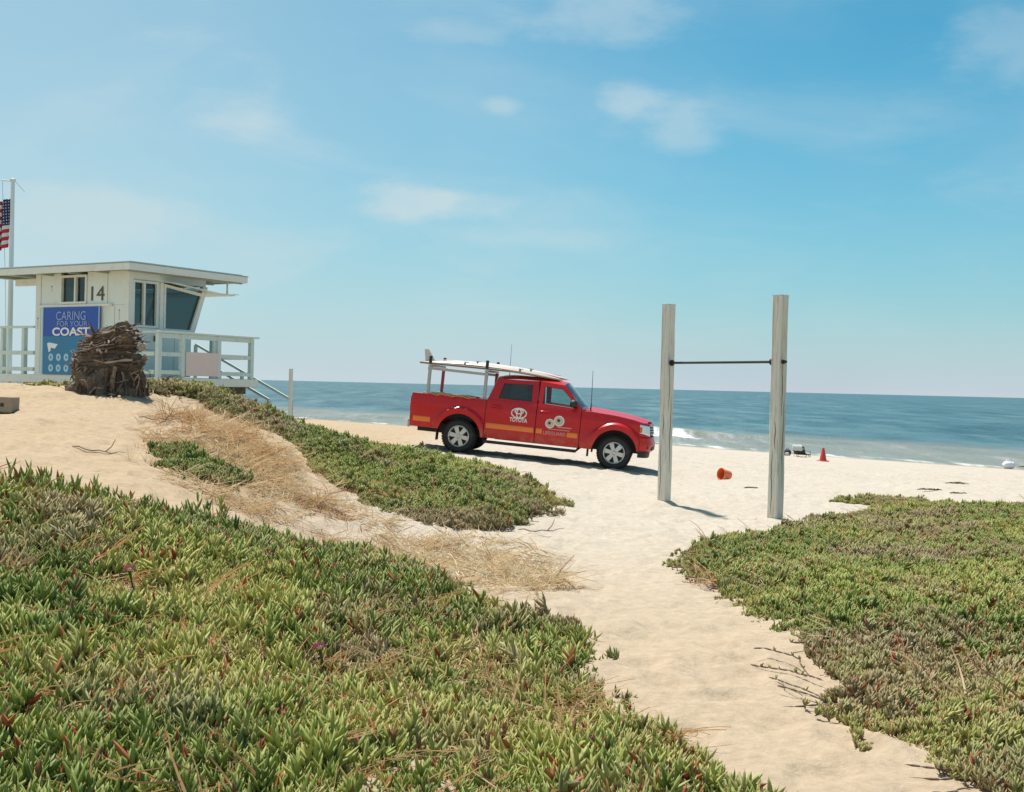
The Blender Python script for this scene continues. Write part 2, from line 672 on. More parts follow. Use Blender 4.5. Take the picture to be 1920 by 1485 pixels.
# the dune's sand is yellower and holds rotten plant matter; the open beach is paler
sepX = n_.new('ShaderNodeSeparateXYZ')
l_.new(P_, sepX.inputs[0])
dx_ = mrange(n_, l_, sepX.outputs['X'], -0.6, -3.0, 0.0, 1.0)
dy_ = mrange(n_, l_, sepX.outputs['Y'], 15.0, 6.5, 0.0, 0.75)
dn_ = n_.new('ShaderNodeMath')
dn_.operation = 'MAXIMUM'
l_.new(dx_, dn_.inputs[0])
l_.new(dy_, dn_.inputs[1])
duneF = dn_.outputs[0]
c1 = mixc(n_, l_, duneF, (1.0, 1.0, 1.0), (0.90, 0.755, 0.585))
c0 = mixc(n_, l_, 1.0, c0, c1, 'MULTIPLY')
bigF = mrange(n_, l_, big.outputs['Fac'], 0.35, 0.7, 0.0, 0.22)
c0 = mixc(n_, l_, bigF, c0, (0.40, 0.325, 0.245))
spF = mrange(n_, l_, speck.outputs['Fac'], 0.66, 0.78, 0.0, 0.55)
c0 = mixc(n_, l_, spF, c0, (0.20, 0.14, 0.09))
sh = shore_node(n_, l_, geo)
wet = mrange(n_, l_, sh, -4.0, -0.8, 0.0, 0.75)
c0 = mixc(n_, l_, wet, c0, (0.24, 0.20, 0.15))
l_.new(c0, b_.inputs['Base Color'])
bp = n_.new('ShaderNodeBump')
vo_ = n_.new('ShaderNodeTexVoronoi')
vo_.feature = 'SMOOTH_F1'
vo_.inputs['Scale'].default_value = 3.2
vo_.inputs['Smoothness'].default_value = 0.35
dm = n_.new('ShaderNodeVectorMath')
dm.operation = 'MULTIPLY_ADD'
l_.new(big.outputs['Color'], dm.inputs[0])
dm.inputs[1].default_value = (1.6, 1.6, 0)
l_.new(P_, dm.inputs[2])
l_.new(dm.outputs[0], vo_.inputs['Vector'])
hs = n_.new('ShaderNodeMath')
hs.operation = 'MULTIPLY_ADD'
l_.new(vo_.outputs['Distance'], hs.inputs[0])
hs.inputs[1].default_value = 1.5
l_.new(fine.outputs['Fac'], hs.inputs[2])
bp.inputs['Strength'].default_value = 0.65
bp.inputs['Distance'].default_value = 0.035
l_.new(hs.outputs[0], bp.inputs['Height'])


def sand_math(op, a, b=None, c=None):
    m = n_.new('ShaderNodeMath')
    m.operation = op
    for i, v in enumerate((a, b, c)):
        if v is None:
            continue
        if isinstance(v, (int, float)):
            m.inputs[i].default_value = v
        else:
            l_.new(v, m.inputs[i])
    return m.outputs[0]


# wheel ruts: pairs running along the beach, and the pair the truck has just made
lane = tnoise(n_, l_, P_, 0.07, 2)
wob_ = sand_math('MULTIPLY_ADD', lane.outputs['Fac'], 5.0, sh)
tread = tnoise(n_, l_, P_, 9.0, 2)
ruts = None
for c_ in (-18.0, -16.4, -22.6, -21.0, -25.2, -23.7):
    g_ = mrange(n_, l_, sand_math('ABSOLUTE', sand_math('SUBTRACT', wob_, c_)), 0.08, 0.24, 1.0, 0.0)
    ruts = g_ if ruts is None else sand_math('MAXIMUM', ruts, g_)
dl_ = n_.new('ShaderNodeVectorMath')
dl_.operation = 'DOT_PRODUCT'
l_.new(P_, dl_.inputs[0])
dl_.inputs[1].default_value = (_lf.x, _lf.y, 0)
da_ = n_.new('ShaderNodeVectorMath')
da_.operation = 'DOT_PRODUCT'
l_.new(P_, da_.inputs[0])
da_.inputs[1].default_value = (_h.x, _h.y, 0)
behind = mrange(n_, l_, sand_math('SUBTRACT', da_.outputs['Value'], float(TR.dot(_h))), 0.2, -0.2)
for c_ in (0.06, 1.66):
    g_ = mrange(n_, l_, sand_math('ABSOLUTE', sand_math('SUBTRACT', dl_.outputs['Value'], float(TR.dot(_lf)) + c_)), 0.08, 0.22, 1.0, 0.0)
    ruts = sand_math('MAXIMUM', ruts, sand_math('MULTIPLY', g_, behind))
rut_h = sand_math('MULTIPLY', ruts, sand_math('MULTIPLY_ADD', tread.outputs['Fac'], 0.8, -1.2))
bp2 = n_.new('ShaderNodeBump')
bp2.inputs['Strength'].default_value = 0.8
bp2.inputs['Distance'].default_value = 0.07
l_.new(rut_h, bp2.inputs['Height'])
l_.new(bp.outputs[0], bp2.inputs['Normal'])
l_.new(bp2.outputs[0], b_.inputs['Normal'])

me = polar_sheet('beach', np.r_[_dense, _coarse], _rad, (0, -3.0), sand_z, True)
me.materials.append(m_sand)
beach = bpy.data.objects.new('beach', me)
COL.objects.link(beach)
tag(beach, 'pale trampled beach sand rising to a dune beside the tower', kind='structure')

# ------------------------------------------------------------------ sea
WN = Vector((1.17, 1, 0)).normalized()


def sea_z(X, Y):
    s = shore(X, Y)
    t = (X - 1.17 * Y) / 1.539
    sw = s + 3.0 * vnoise(t, s * 0 + 3, 0.06, 21) * 2 + 1.2 * vnoise(t, s * 0 + 9, 0.3, 22)
    z = 0.10 * np.sin(sw * 0.42) * sstep(s, 8, 40) * (1 - sstep(s, 300, 1500))
    br = np.exp(-((sw - 10.5) / 1.1) ** 2) * (sw < 10.5) + np.exp(-((sw - 10.5) / 3.0) ** 2) * (sw >= 10.5)
    z = z + br * (0.14 + 0.34 * np.exp(-((X - 10.0) / 4.0) ** 2))
    z = z + 0.10 * np.exp(-((sw - 4.2) / 0.9) ** 2) + 0.16 * np.exp(-((sw - 24) / 2.4) ** 2) * np.clip(vnoise(t, t * 0 + 4, 0.04, 24) + 0.5, 0, 1)
    z = z + (0.05 * vnoise(X, Y, 0.9, 25) + 0.10 * vnoise(X, Y, 0.3, 26)) * sstep(s, 2, 14) * (1 - sstep(s, 250, 700))
    return SEA_Z + z + 0.02


_sa = np.r_[np.linspace(R(-80), R(-30), 30)[:-1], np.linspace(R(-30), R(30), 520), np.linspace(R(30), R(80), 40)[1:]]
_sr = np.r_[np.linspace(34, 150, 330), np.geomspace(151, 30000, 110)]
me = polar_sheet('sea', _sa, _sr, (0, 0), sea_z, False)
m_sea, n_, l_, b_ = nmat('sea_water')
geo = n_.new('ShaderNodeNewGeometry')
sh = shore_node(n_, l_, geo)
mp = n_.new('ShaderNodeMapping')
mp.inputs['Rotation'].default_value = (0, 0, R(-40.5))
l_.new(geo.outputs['Position'], mp.inputs[0])
mp2 = n_.new('ShaderNodeMapping')
mp2.inputs['Scale'].default_value = (1.0, 0.22, 1.0)
mp2.inputs['Rotation'].default_value = (0, 0, R(-40.5))
l_.new(geo.outputs['Position'], mp2.inputs[0])
w1 = tnoise(n_, l_, mp2.outputs[0], 0.16, 6, 0.62)
w2 = tnoise(n_, l_, mp2.outputs[0], 1.1, 4, 0.6)
w3 = tnoise(n_, l_, mp2.outputs[0], 0.022, 5, 0.6)
deep = ramp(n_, l_, w1.outputs['Fac'], [(0.38, (0.020, 0.046, 0.050)), (0.50, (0.046, 0.090, 0.094)), (0.62, (0.100, 0.160, 0.160))]).outputs[0]
deep = mixc(n_, l_, mrange(n_, l_, w3.outputs['Fac'], 0.35, 0.65, 0.0, 0.5), deep, (0.026, 0.070, 0.086))
shal = ramp(n_, l_, w1.outputs['Fac'], [(0.3, (0.140, 0.138, 0.105)), (0.7, (0.22, 0.21, 0.165))]).outputs[0]
jit = n_.new('ShaderNodeMath')
jit.operation = 'MULTIPLY_ADD'
l_.new(w1.outputs['Fac'], jit.inputs[0])
jit.inputs[1].default_value = 14.0
l_.new(sh, jit.inputs[2])
cc = mixc(n_, l_, mrange(n_, l_, jit.outputs[0], 19.0, 33.0), shal, deep)
# foam: white water on the breaker, lace on the run-up
fo = tnoise(n_, l_, mp2.outputs[0], 0.55, 8, 0.72)
pw = tnoise(n_, l_, mp.outputs[0], 0.045, 2, 0.5)


def band(lo, hi, soft):
    a = mrange(n_, l_, sh, lo - soft, lo)
    b = mrange(n_, l_, sh, hi, hi + soft, 1.0, 0.0)
    m = n_.new('ShaderNodeMath')
    m.operation = 'MULTIPLY'
    l_.new(a, m.inputs[0])
    l_.new(b, m.inputs[1])
    return m.outputs[0]


def mul(a, b):
    m = n_.new('ShaderNodeMath')
    m.operation = 'MULTIPLY'
    for i, v in enumerate((a, b)):
        if isinstance(v, (int, float)):
            m.inputs[i].default_value = v
        else:
            l_.new(v, m.inputs[i])
    return m.outputs[0]


def addn(a, b):
    m = n_.new('ShaderNodeMath')
    m.operation = 'ADD'
    m.use_clamp = True
    l_.new(a, m.inputs[0])
    l_.new(b, m.inputs[1])
    return m.outputs[0]


lace = mrange(n_, l_, fo.outputs['Fac'], 0.50, 0.66)
sepS = n_.new('ShaderNodeSeparateXYZ')
l_.new(geo.outputs['Position'], sepS.inputs[0])
brk = mul(mrange(n_, l_, sepS.outputs['X'], 6.0, 9.0), mrange(n_, l_, sepS.outputs['X'], 10.5, 14.0, 1.0, 0.0))   # the one stretch where the wave is breaking
f1 = mul(mul(band(5.5, 10.0, 1.5), mrange(n_, l_, fo.outputs['Fac'], 0.38, 0.58)), brk)
f2 = mul(band(-1.5, 0.5, 0.6), mrange(n_, l_, fo.outputs['Fac'], 0.46, 0.66, 0.0, 0.55))
f3 = mul(mul(band(1.0, 13.0, 2.0), lace), 0.16)
foam = addn(addn(f1, f2), f3)
cc = mixc(n_, l_, foam, cc, (0.78, 0.80, 0.78))
l_.new(cc, b_.inputs['Base Color'])
rg = n_.new('ShaderNodeMapRange')
rg.inputs[3].default_value = 0.28
rg.inputs[4].default_value = 0.9
l_.new(foam, rg.inputs[0])
l_.new(rg.outputs[0], b_.inputs['Roughness'])
b_.inputs['IOR'].default_value = 1.33
b_.inputs['Specular IOR Level'].default_value = 0.22
bsum = n_.new('ShaderNodeMath')
bsum.operation = 'MULTIPLY_ADD'
l_.new(w2.outputs['Fac'], bsum.inputs[0])
bsum.inputs[1].default_value = 0.25
l_.new(w1.outputs['Fac'], bsum.inputs[2])
bp = n_.new('ShaderNodeBump')
bp.inputs['Strength'].default_value = 0.9
bp.inputs['Distance'].default_value = 1.2
l_.new(bsum.outputs[0], bp.inputs['Height'])
l_.new(bp.outputs[0], b_.inputs['Normal'])
me.materials.append(m_sea)
sea = bpy.data.objects.new('sea', me)
COL.objects.link(sea)
tag(sea, 'teal open sea with small surf along the sand', kind='structure')
# ------------------------------------------------------------------ lifeguard tower
M_WALL = pm('tower_wall_paint', (0.665, 0.755, 0.715), 0.65, var=0.07, scale=3, bump=0.08, wear=(0.55, 0.58, 0.52), wscale=2.6, wamt=0.5, stretch=(1, 1, 0.35))
M_TRIM = pm('tower_trim_paint', (0.69, 0.745, 0.69), 0.6, var=0.06, bump=0.06, wear=(0.40, 0.37, 0.30), wscale=5, wamt=0.35)
M_RAIL = pm('tower_rail_paint', (0.58, 0.70, 0.665), 0.6, var=0.07, bump=0.08, wear=(0.36, 0.36, 0.30), wscale=6, wamt=0.4)
M_DARKWOOD = pm('tower_dark_timber', (0.085, 0.075, 0.06), 0.85, var=0.3, bump=0.3, stretch=(1, 1, 0.2))
M_ROOFTOP = pm('tower_roof_felt', (0.30, 0.36, 0.37), 0.8, var=0.2, scale=20, bump=0.4)
M_SOFFIT = pm('tower_soffit', (0.30, 0.36, 0.33), 0.75, var=0.1)
M_WIN = glass('tower_glass', (0.13, 0.23, 0.24), 0.06)
M_INT = pm('tower_interior', (0.10, 0.09, 0.075), 0.9, var=0.2)
M_WHITE = pm('white_paint', (0.72, 0.72, 0.69), 0.5, var=0.05)
M_NUM = pm('number_paint', (0.09, 0.085, 0.07), 0.7)
M_PINK = pm('weathered_pink_board', (0.72, 0.60, 0.56), 0.8, var=0.1, scale=5, stretch=(6, 6, 0.4), bump=0.1)
M_BLUE = pm('banner_blue', (0.010, 0.085, 0.42), 0.45, var=0.1, scale=2)
M_TEAL = pm('banner_teal', (0.016, 0.20, 0.38), 0.45, var=0.12, scale=2)
M_BEDGE = pm('banner_edge', (0.30, 0.50, 0.75), 0.5)
M_BWHITE = pm('banner_white', (0.80, 0.83, 0.86), 0.5, var=0.03)
M_BLITE = pm('banner_pale_blue', (0.30, 0.40, 0.66), 0.5, var=0.03)
M_ICON = pm('banner_icon', (0.40, 0.62, 0.74), 0.5, var=0.08)

M_BOLT = pm('rusty_bolt', (0.16, 0.10, 0.07), 0.7, 0.4)
TC = Vector((-8.37, 25.5, 0))
DK = 1.62
tw = empty('lifeguard_tower', (TC.x, TC.y, 0), (0, 0, math.atan2(0.848, 0.53)))
tag(tw, 'pale green wooden lifeguard tower numbered 14 with flat roof and railed deck', 'lifeguard tower')
WT = 3.92
Y1, X1, X2 = 3.2, 1.80, 2.26


def tbox(name, a, b, mat, parent=tw, bevel=0.006):
    return MB().box(a, b).build(name, mat, parent, bevel=bevel)


# left-hand wall (plane x = 0): sheets round the window
tbox('wall', (0, 0, DK), (0.08, Y1, 3.17), M_WALL)
tbox('wall', (0, 0, 3.172), (0.08, 1.38, WT), M_WALL)
tbox('wall', (0, 2.30, 3.172), (0.08, Y1, WT), M_WALL)
# seaward side wall (plane y = 0)
tbox('wall', (0.082, 0, DK), (X1, 0.08, 2.64), M_WALL)
tbox('wall', (0.082, 0, 3.73), (X2 - 0.04, 0.08, WT), M_WALL)
tbox('wall', (0.80, 0, 2.642), (0.96, 0.08, 3.728), M_WALL)
MB().add([(1.78, 0, 2.642), (1.90, 0, 2.642), (2.28, 0, 3.728), (2.14, 0, 3.728), (1.78, 0.08, 2.642), (1.90, 0.08, 2.642), (2.28, 0.08, 3.728), (2.14, 0.08, 3.728)],
         [(0, 1, 2, 3), (7, 6, 5, 4), (0, 4, 5, 1), (1, 5, 6, 2), (2, 6, 7, 3), (3, 7, 4, 0)]).build('window_frame', M_TRIM, tw)
# far walls
tbox('wall', (0.082, Y1 - 0.08, DK), (X1, Y1, WT), M_WALL)
tbox('wall', (X1 - 0.08, 0.082, DK), (X1, Y1 - 0.082, 2.64), M_WALL)
tbox('wall', (X2 - 0.1, 0.082, 3.73), (X2 - 0.02, Y1 - 0.082, WT), M_WALL)
for yy in (0.10, 1.58, 3.0):
    MB().bar((1.80, yy, 2.66), (2.22, yy, 3.74), 0.09, 0.09).build('window_frame', M_TRIM, tw)
for ya, yb in ((0.16, 1.53), (1.64, 2.95)):
    MB().add([(1.81, ya, 2.66), (1.81, yb, 2.66), (2.22, yb, 3.72), (2.22, ya, 3.72)], [(0, 1, 2, 3)]).build('window_pane', M_WIN, tw)
tbox('interior_floor', (0.085, 0.085, DK - 0.02), (X1 - 0.085, Y1 - 0.085, DK + 0.02), M_INT)
tbox('desk', (1.2, 0.3, 2.45), (1.7, 2.9, 2.5), M_INT)
tbox('cabinet', (0.1, 2.3, DK + 0.022), (0.6, 3.1, 2.9), M_INT)
# corner boards and battens
tbox('corner_board', (-0.025, -0.025, DK - 0.04), (0.10, 0.10, WT - 0.005), M_TRIM)
for yy in (0.72, 3.02):
    tbox('batten', (-0.022, yy - 0.025, 3.205), (-0.002, yy + 0.025, WT - 0.004), M_TRIM)
tbox('batten', (-0.05, 0.50, 3.14), (-0.003, 3.06, 3.20), M_TRIM)
tbox('batten', (-0.018, 0.12, DK - 0.10), (-0.002, 3.2, DK + 0.03), M_TRIM)
tbox('batten', (0.85, -0.024, DK), (0.95, -0.003, 3.72), M_TRIM)
tbox('batten', (0.12, -0.05, 2.60), (1.86, -0.003, 2.68), M_TRIM)


def window_rect(plane, a0, a1, z0, z1, panes, fw=0.05):
    """a framed window on the left wall ('L') or the side wall ('S'); panes split along its width"""
    f = MB()
    def bx(p0, p1, q0, q1, d0, d1):
        if plane == 'L':
            f.box((d0, p0, q0), (d1, p1, q1))
        else:
            f.box((p0, d0, q0), (p1, d1, q1))
    bx(a0, a1, z0, z0 + fw, -0.03, 0.07)
    bx(a0, a1, z1 - fw, z1, -0.03, 0.07)
    cuts = [a0] + panes + [a1]
    for i, c in enumerate(cuts):
        lo, hi = (c, c + fw) if i == 0 else (c - fw, c) if i == len(cuts) - 1 else (c - fw / 2, c + fw / 2)
        bx(lo, hi, z0 + fw + .001, z1 - fw - .001, -0.028, 0.068)
    w = f.build('window_frame', M_TRIM, tw)
    for i in range(len(cuts) - 1):
        g = MB()
        if plane == 'L':
            g.add([(0.035, cuts[i] + .03, z0 + .03), (0.035, cuts[i + 1] - .03, z0 + .03), (0.035, cuts[i + 1] - .03, z1 - .03), (0.035, cuts[i] + .03, z1 - .03)], [(0, 1, 2, 3)])
        else:
            g.add([(cuts[i] + .03, 0.035, z0 + .03), (cuts[i + 1] - .03, 0.035, z0 + .03), (cuts[i + 1] - .03, 0.035, z1 - .03), (cuts[i] + .03, 0.035, z1 - .03)], [(0, 1, 2, 3)])
        g.build('window_pane', M_WIN, w)
    return w


window_rect('L', 1.385, 2.295, 3.21, 3.86, [1.78])
window_rect('S', 0.09, 0.795, 2.69, 3.72, [0.41])
tbox('blind', (0.075, 1.84, 3.24), (0.095, 2.26, 3.60), M_WHITE)
tbox('dark_board', (0.075, 1.40, 3.24), (0.09, 1.77, 3.84), M_INT)  # dark board added behind the right-hand pane so the glass looks dark
# the raked side window
w = MB()
o_ = [(0.965, 2.645), (1.80, 2.645), (2.15, 3.56), (0.965, 3.70)]
i_ = [(1.02, 2.70), (1.76, 2.70), (2.06, 3.50), (1.02, 3.63)]
vsr = [(x, -0.02, z) for x, z in o_] + [(x, -0.02, z) for x, z in i_] + [(x, 0.06, z) for x, z in o_] + [(x, 0.06, z) for x, z in i_]
fsr = []
for k in range(4):
    k2 = (k + 1) % 4
    fsr += [(k, k2, 4 + k2, 4 + k), (8 + k2, 8 + k, 12 + k, 12 + k2), (4 + k, 4 + k2, 12 + k2, 12 + k), (k2, k, 8 + k, 8 + k2)]
wf = w.add(vsr, fsr).build('window_frame', M_TRIM, tw)
MB().add([(x, 0.03, z) for x, z in i_], [(0, 1, 2, 3)]).build('window_pane', M_WIN, wf)
# raised shutters
MB().add([(0.93, -0.05, 3.74), (2.30, -0.05, 3.60), (2.30, -0.42, 3.56), (0.93, -0.42, 3.69), (0.93, -0.05, 3.76), (2.30, -0.05, 3.62), (2.30, -0.42, 3.58), (0.93, -0.42, 3.71)],
         [(0, 1, 2, 3), (7, 6, 5, 4), (0, 4, 5, 1), (1, 5, 6, 2), (2, 6, 7, 3), (3, 7, 4, 0)]).build('shutter', M_WHITE, tw)
for ya, yb in ((0.1, 1.5), (1.6, 3.1)):
    s_ = MB().box((2.28, ya, 3.60), (3.25, yb, 3.635)).build('shutter', M_TRIM, tw)
    MB().bar((3.05, ya + 0.06, 3.62), (3.05, ya + 0.06, 3.93), 0.03, 0.03).build('stay', M_TRIM, s_)
    MB().bar((3.22, ya + .1, 3.645), (3.45, ya + .1, 3.65), 0.03, 0.02).build('catch', M_TRIM, s_)
# roof
RX0, RX1, RY0, RY1 = -0.35, 3.14, -0.42, 4.95
rf = tbox('roof', (RX0 + .03, RY0 + .03, 3.925), (RX1 - .03, RY1 - .03, 4.03), M_SOFFIT)
tbox('fascia', (RX0, RY0, 3.885), (RX0 + 0.028, RY1, 4.035), M_TRIM, rf)
tbox('fascia', (RX0 + .03, RY0, 3.885), (RX1, RY0 + 0.028, 4.035), M_TRIM, rf)
tbox('fascia', (RX1 - 0.028, RY0 + .03, 3.885), (RX1, RY1, 4.035), M_TRIM, rf)
tbox('fascia', (RX0 + .03, RY1 - 0.028, 3.885), (RX1 - .03, RY1, 4.035), M_TRIM, rf)
tbox('flashing', (RX0 - .012, RY0 - .012, 4.037), (RX1 + .012, RY1 + .012, 4.055), M_ROOFTOP, rf, 0.004)
tbox('roof_felt', (RX0 + .09, RY0 + .09, 4.056), (RX1 - .09, RY1 - .09, 4.085), M_ROOFTOP, rf, 0.01)
for k in range(6):
    tbox('rafter', (RX0 + .05, -0.3 + k * 0.95, 3.86), (RX1 - .05, -0.23 + k * 0.95, 3.923), M_SOFFIT, rf)
# recessed store wall and its window, left of the hut
tbox('wall', (0.95, Y1 + .002, DK), (1.03, 3.75, 3.86), M_WALL)
tbox('wall', (1.04, 3.67, DK), (1.78, 3.75, 3.86), M_WALL)
wf = tbox('window_frame', (0.91, 3.24, 2.86), (0.948, 3.46, 3.5), M_TRIM)
tbox('window_pane', (0.90, 3.30, 2.92), (0.909, 3.40, 3.44), M_INT, wf, 0)
tbox('beam', (0.3, 3.22, 3.70), (0.42, 4.4, 3.86), M_TRIM)
# sheet joints and a rust-run fixing or two
M_JOINT = pm('wall_joint', (0.30, 0.34, 0.30), 0.8)
M_RUST = pm('rust_run', (0.36, 0.24, 0.15), 0.9, var=0.3, scale=20)
for yy in (0.45, 3.0):
    tbox('joint', (-0.0035, yy - 0.005, DK + 0.035), (-0.0005, yy + 0.005, 3.135), M_JOINT, tw, 0)
tbox('joint', (0.11, -0.0035, 2.20), (0.84, -0.0005, 2.208), M_JOINT, tw, 0)
for xx in (1.30, 1.60):
    tbox('joint', (xx - 0.005, -0.0035, DK + 0.02), (xx + 0.005, -0.0005, 2.59), M_JOINT, tw, 0)
for yy, zz, hh in ((0.30, 3.05, 0.22), (0.62, 2.55, 0.16), (3.10, 2.9, 0.25), (2.62, 3.62, 0.12)):
    bl = MB().lathe([(0.0, -0.012), (0.014, -0.010), (0.016, -0.002)], 10, 'X', (0, yy, zz)).build('bolt', M_BOLT, tw, 40)
    tbox('rust_stain', (-0.0022, yy - 0.006, zz - hh), (-0.0006, yy + 0.006, zz - 0.014), M_RUST, bl, 0)
# number panel
text('number', '14', 0.46, M_NUM, tw, Matrix.Translation((-0.012, 1.06, 3.41)) @ Euler((R(90), 0, R(-90))).to_matrix().to_4x4(), 0.002, width=0.44)
# deck: planks on joists
for k in range(21):
    x0 = 0.0 + k * 0.136
    y0 = -0.98
    tbox('plank', (x0 + (0.0 if x0 > 0.01 else 0.0), y0, DK - 0.05), (x0 + 0.128, 5.1, DK - 0.012 - 0.003 * (k % 3)), M_RAIL, tw, 0.003)
tbox('rim_joist', (-0.045, -1.0, DK - 0.20), (-0.003, 5.1, DK - 0.015), M_TRIM)
tbox('rim_joist', (0.0, -1.045, DK - 0.19), (2.88, -1.002, DK - 0.02), M_TRIM)
tbox('rim_joist', (2.882, -1.04, DK - 0.20), (2.925, 5.1, DK - 0.02), M_RAIL)
for yy in (-0.75, 1.4, 3.6):
    tbox('beam', (0.1, yy - 0.07, DK - 0.36), (2.75, yy + 0.07, DK - 0.202), M_DARKWOOD)
for xx in (0.35, 2.45):
    for yy in (-0.75, 1.4, 3.6):
        wp = tw.matrix_basis @ Vector((xx, yy, 0))
        tbox('leg', (xx - 0.09, yy - 0.09, h1(wp.x, wp.y) - 0.5), (xx + 0.09, yy + 0.09, DK - 0.362), M_DARKWOOD)
MB().bar((2.45, -0.75, 0.75), (2.45, 1.4, 1.22), 0.05, 0.14).build('brace', M_RAIL, tw)
MB().bar((2.40, -0.75, 1.22), (2.40, 1.4, 0.75), 0.05, 0.14).build('brace', M_RAIL, tw)
# railing
RT = DK + 0.96
for xx in (0.02, 0.67, 1.73, 2.76):
    tbox('railing_post', (xx - 0.05, -1.0, DK - 0.19), (xx + 0.05, -0.90, RT - 0.03), M_RAIL)
tbox('handrail', (-0.05, -1.03, RT - 0.028), (2.95, -0.87, RT + 0.015), M_RAIL)
tbox('rail', (-0.02, -0.985, RT - 0.13), (2.80, -0.945, RT - 0.035), M_RAIL)
tbox('rail', (-0.02, -0.985, DK + 0.44), (2.80, -0.945, DK + 0.53), M_RAIL)
tbox('rail', (-0.02, -0.985, DK + 0.05), (2.80, -0.945, DK + 0.14), M_RAIL)
for z0, z1 in ((RT - .028, RT + .015), (DK + .44, DK + .53), (DK + .05, DK + .14)):
    tbox('rail', (-0.02, -0.86, z0), (0.03, -0.03, z1), M_RAIL)
tbox('rail_panel', (0.73, -1.03, DK + 0.03), (1.66, -1.003, DK + 0.55), M_PINK)
for yy in (0.35, 2.3, 3.6, 4.9):
    tbox('railing_post', (2.74, yy - 0.05, DK - 0.1), (2.83, yy + 0.05, RT - 0.03), M_RAIL)
for z0, z1 in ((RT - .028, RT + .015), (DK + .44, DK + .53)):
    tbox('rail', (2.73, 2.3, z0), (2.84, 4.95, z1), M_RAIL)
    tbox('rail', (2.73, -0.86, z0), (2.84, 0.3, z1), M_RAIL)
# the deck left of the hut
for yy in (3.62, 4.42, 5.05):
    tbox('railing_post', (-0.02, yy - 0.05, DK - 0.19), (0.08, yy + 0.05, RT + 0.1), M_RAIL)
for z0, z1 in ((RT + .10, RT + .15), (DK + .44, DK + .53), (DK + .06, DK + .15)):
    tbox('rail', (-0.03, 3.22, z0), (0.09, 5.1, z1), M_RAIL)
for yy in (3.75, 4.3):
    wf = tbox('storage_locker', (1.9, yy, DK), (2.4, yy + 0.42, DK + 0.85), M_WALL)
    tbox('panel', (1.885, yy + 0.08, DK + 0.1), (1.898, yy + 0.34, DK + 0.4), M_SOFFIT, wf, 0)
    tbox('panel', (1.885, yy + 0.08, DK + 0.46), (1.898, yy + 0.34, DK + 0.78), M_SOFFIT, wf, 0)
# stair down from the seaward edge
SA, SB = Vector((0, 1.95, DK - 0.06)), Vector((0, -1.32, 0.30))
M_STAIR = pm('stair_paint', (0.36, 0.43, 0.40), 0.7, var=0.1, wear=(0.26, 0.25, 0.21), wscale=5, wamt=0.5)
for xx in (3.0, 3.75):
    MB().bar((xx, SA.y, SA.z - 0.08), (xx, SB.y, SB.z - 0.08), 0.05, 0.18).build('stringer', M_STAIR, tw)
    MB().bar((xx, SA.y, SA.z + 0.90), (xx, SB.y, SB.z + 0.84), 0.05, 0.055).build('handrail', M_STAIR, tw)
    for t in (0.0, 0.5, 1.0):
        p = SA.lerp(SB, t)
        tbox('railing_post', (xx - 0.035, p.y - 0.035, p.z - 0.35), (xx + 0.035, p.y + 0.035, p.z + 0.88 - 0.05 * t), M_STAIR)
for k in range(11):
    p = SA.lerp(SB, (k + 0.5) / 11)
    tbox('tread', (3.03, p.y - 0.15, p.z - 0.02), (3.72, p.y + 0.13, p.z + 0.02), M_STAIR)
tbox('post', (2.86, -2.12, 0.2), (2.93, -2.05, 1.88), M_TRIM)
tbox('landing', (2.93, 1.97, DK - 0.06), (3.8, 2.8, DK - 0.02), M_RAIL)
# small things fixed to the side wall
tbox('latch', (0.70, -0.05, DK + 0.78), (0.76, -0.002, DK + 0.90), M_INT)

# banner on the left wall
bn = empty('banner', tw.matrix_basis @ Vector((-0.06, 1.855, 1.62)), tw.rotation_euler)
tag(bn, 'blue hanging banner about the coast on the tower wall behind the driftwood', 'banner')


def bbox(name, y0, y1, z0, z1, mat, d0=-0.006, d1=0.0, parent=bn):
    return MB().box((d0, y0, z0), (d1, y1, z1)).build(name, mat, parent)


bbox('sheet', -0.985, 0.985, 0.0, 1.52, M_BLUE, -0.004, 0.004)
bbox('lower_field', -0.98, 0.98, 0.002, 0.86, M_TEAL, -0.007, -0.005)
bbox('edge_strip', 0.955, 0.992, -0.002, 1.525, M_BEDGE, -0.010, -0.0075)
bbox('edge_strip', -0.992, -0.955, -0.002, 1.525, M_BEDGE, -0.010, -0.0075)
BR_ = Euler((R(90), 0, R(-90))).to_matrix().to_4x4()
text('lettering', 'CARING', 0.28, M_BLITE, bn, Matrix.Translation((-0.012, -0.02, 1.31)) @ BR_, 0.002, width=1.02)
text('lettering', 'FOR YOUR', 0.17, M_BLITE, bn, Matrix.Translation((-0.012, -0.06, 1.135)) @ BR_, 0.002, width=1.05)
text('lettering', 'COAST', 0.25, M_BWHITE, bn, Matrix.Translation((-0.012, -0.02, 0.955)) @ BR_, 0.002, 0.007, width=1.30)
MB().add([(-0.012, 0.72, 0.72), (-0.012, 0.80, 0.70), (-0.012, 0.74, 0.50), (-0.012, 0.68, 0.52), (-0.012, 0.42, 0.68), (-0.012, 0.52, 0.58), (-0.012, 0.66, 0.60)],
         [(0, 1, 2, 3, 6), (0, 6, 5, 4)]).build('emblem', M_BWHITE, bn)
for zz in (0.385, 0.14):
    for k in range(6):
        yc = 0.66 - k * 0.27
        MB().lathe([(0.0, -0.012), (0.085, -0.012), (0.085, -0.008)], 20, 'X', (0, yc, zz)).build('pictogram', M_ICON, bn)
        bbox('pictogram', yc - 0.02, yc + 0.02, zz - 0.03, zz + 0.03, M_TEAL, -0.015, -0.0125)

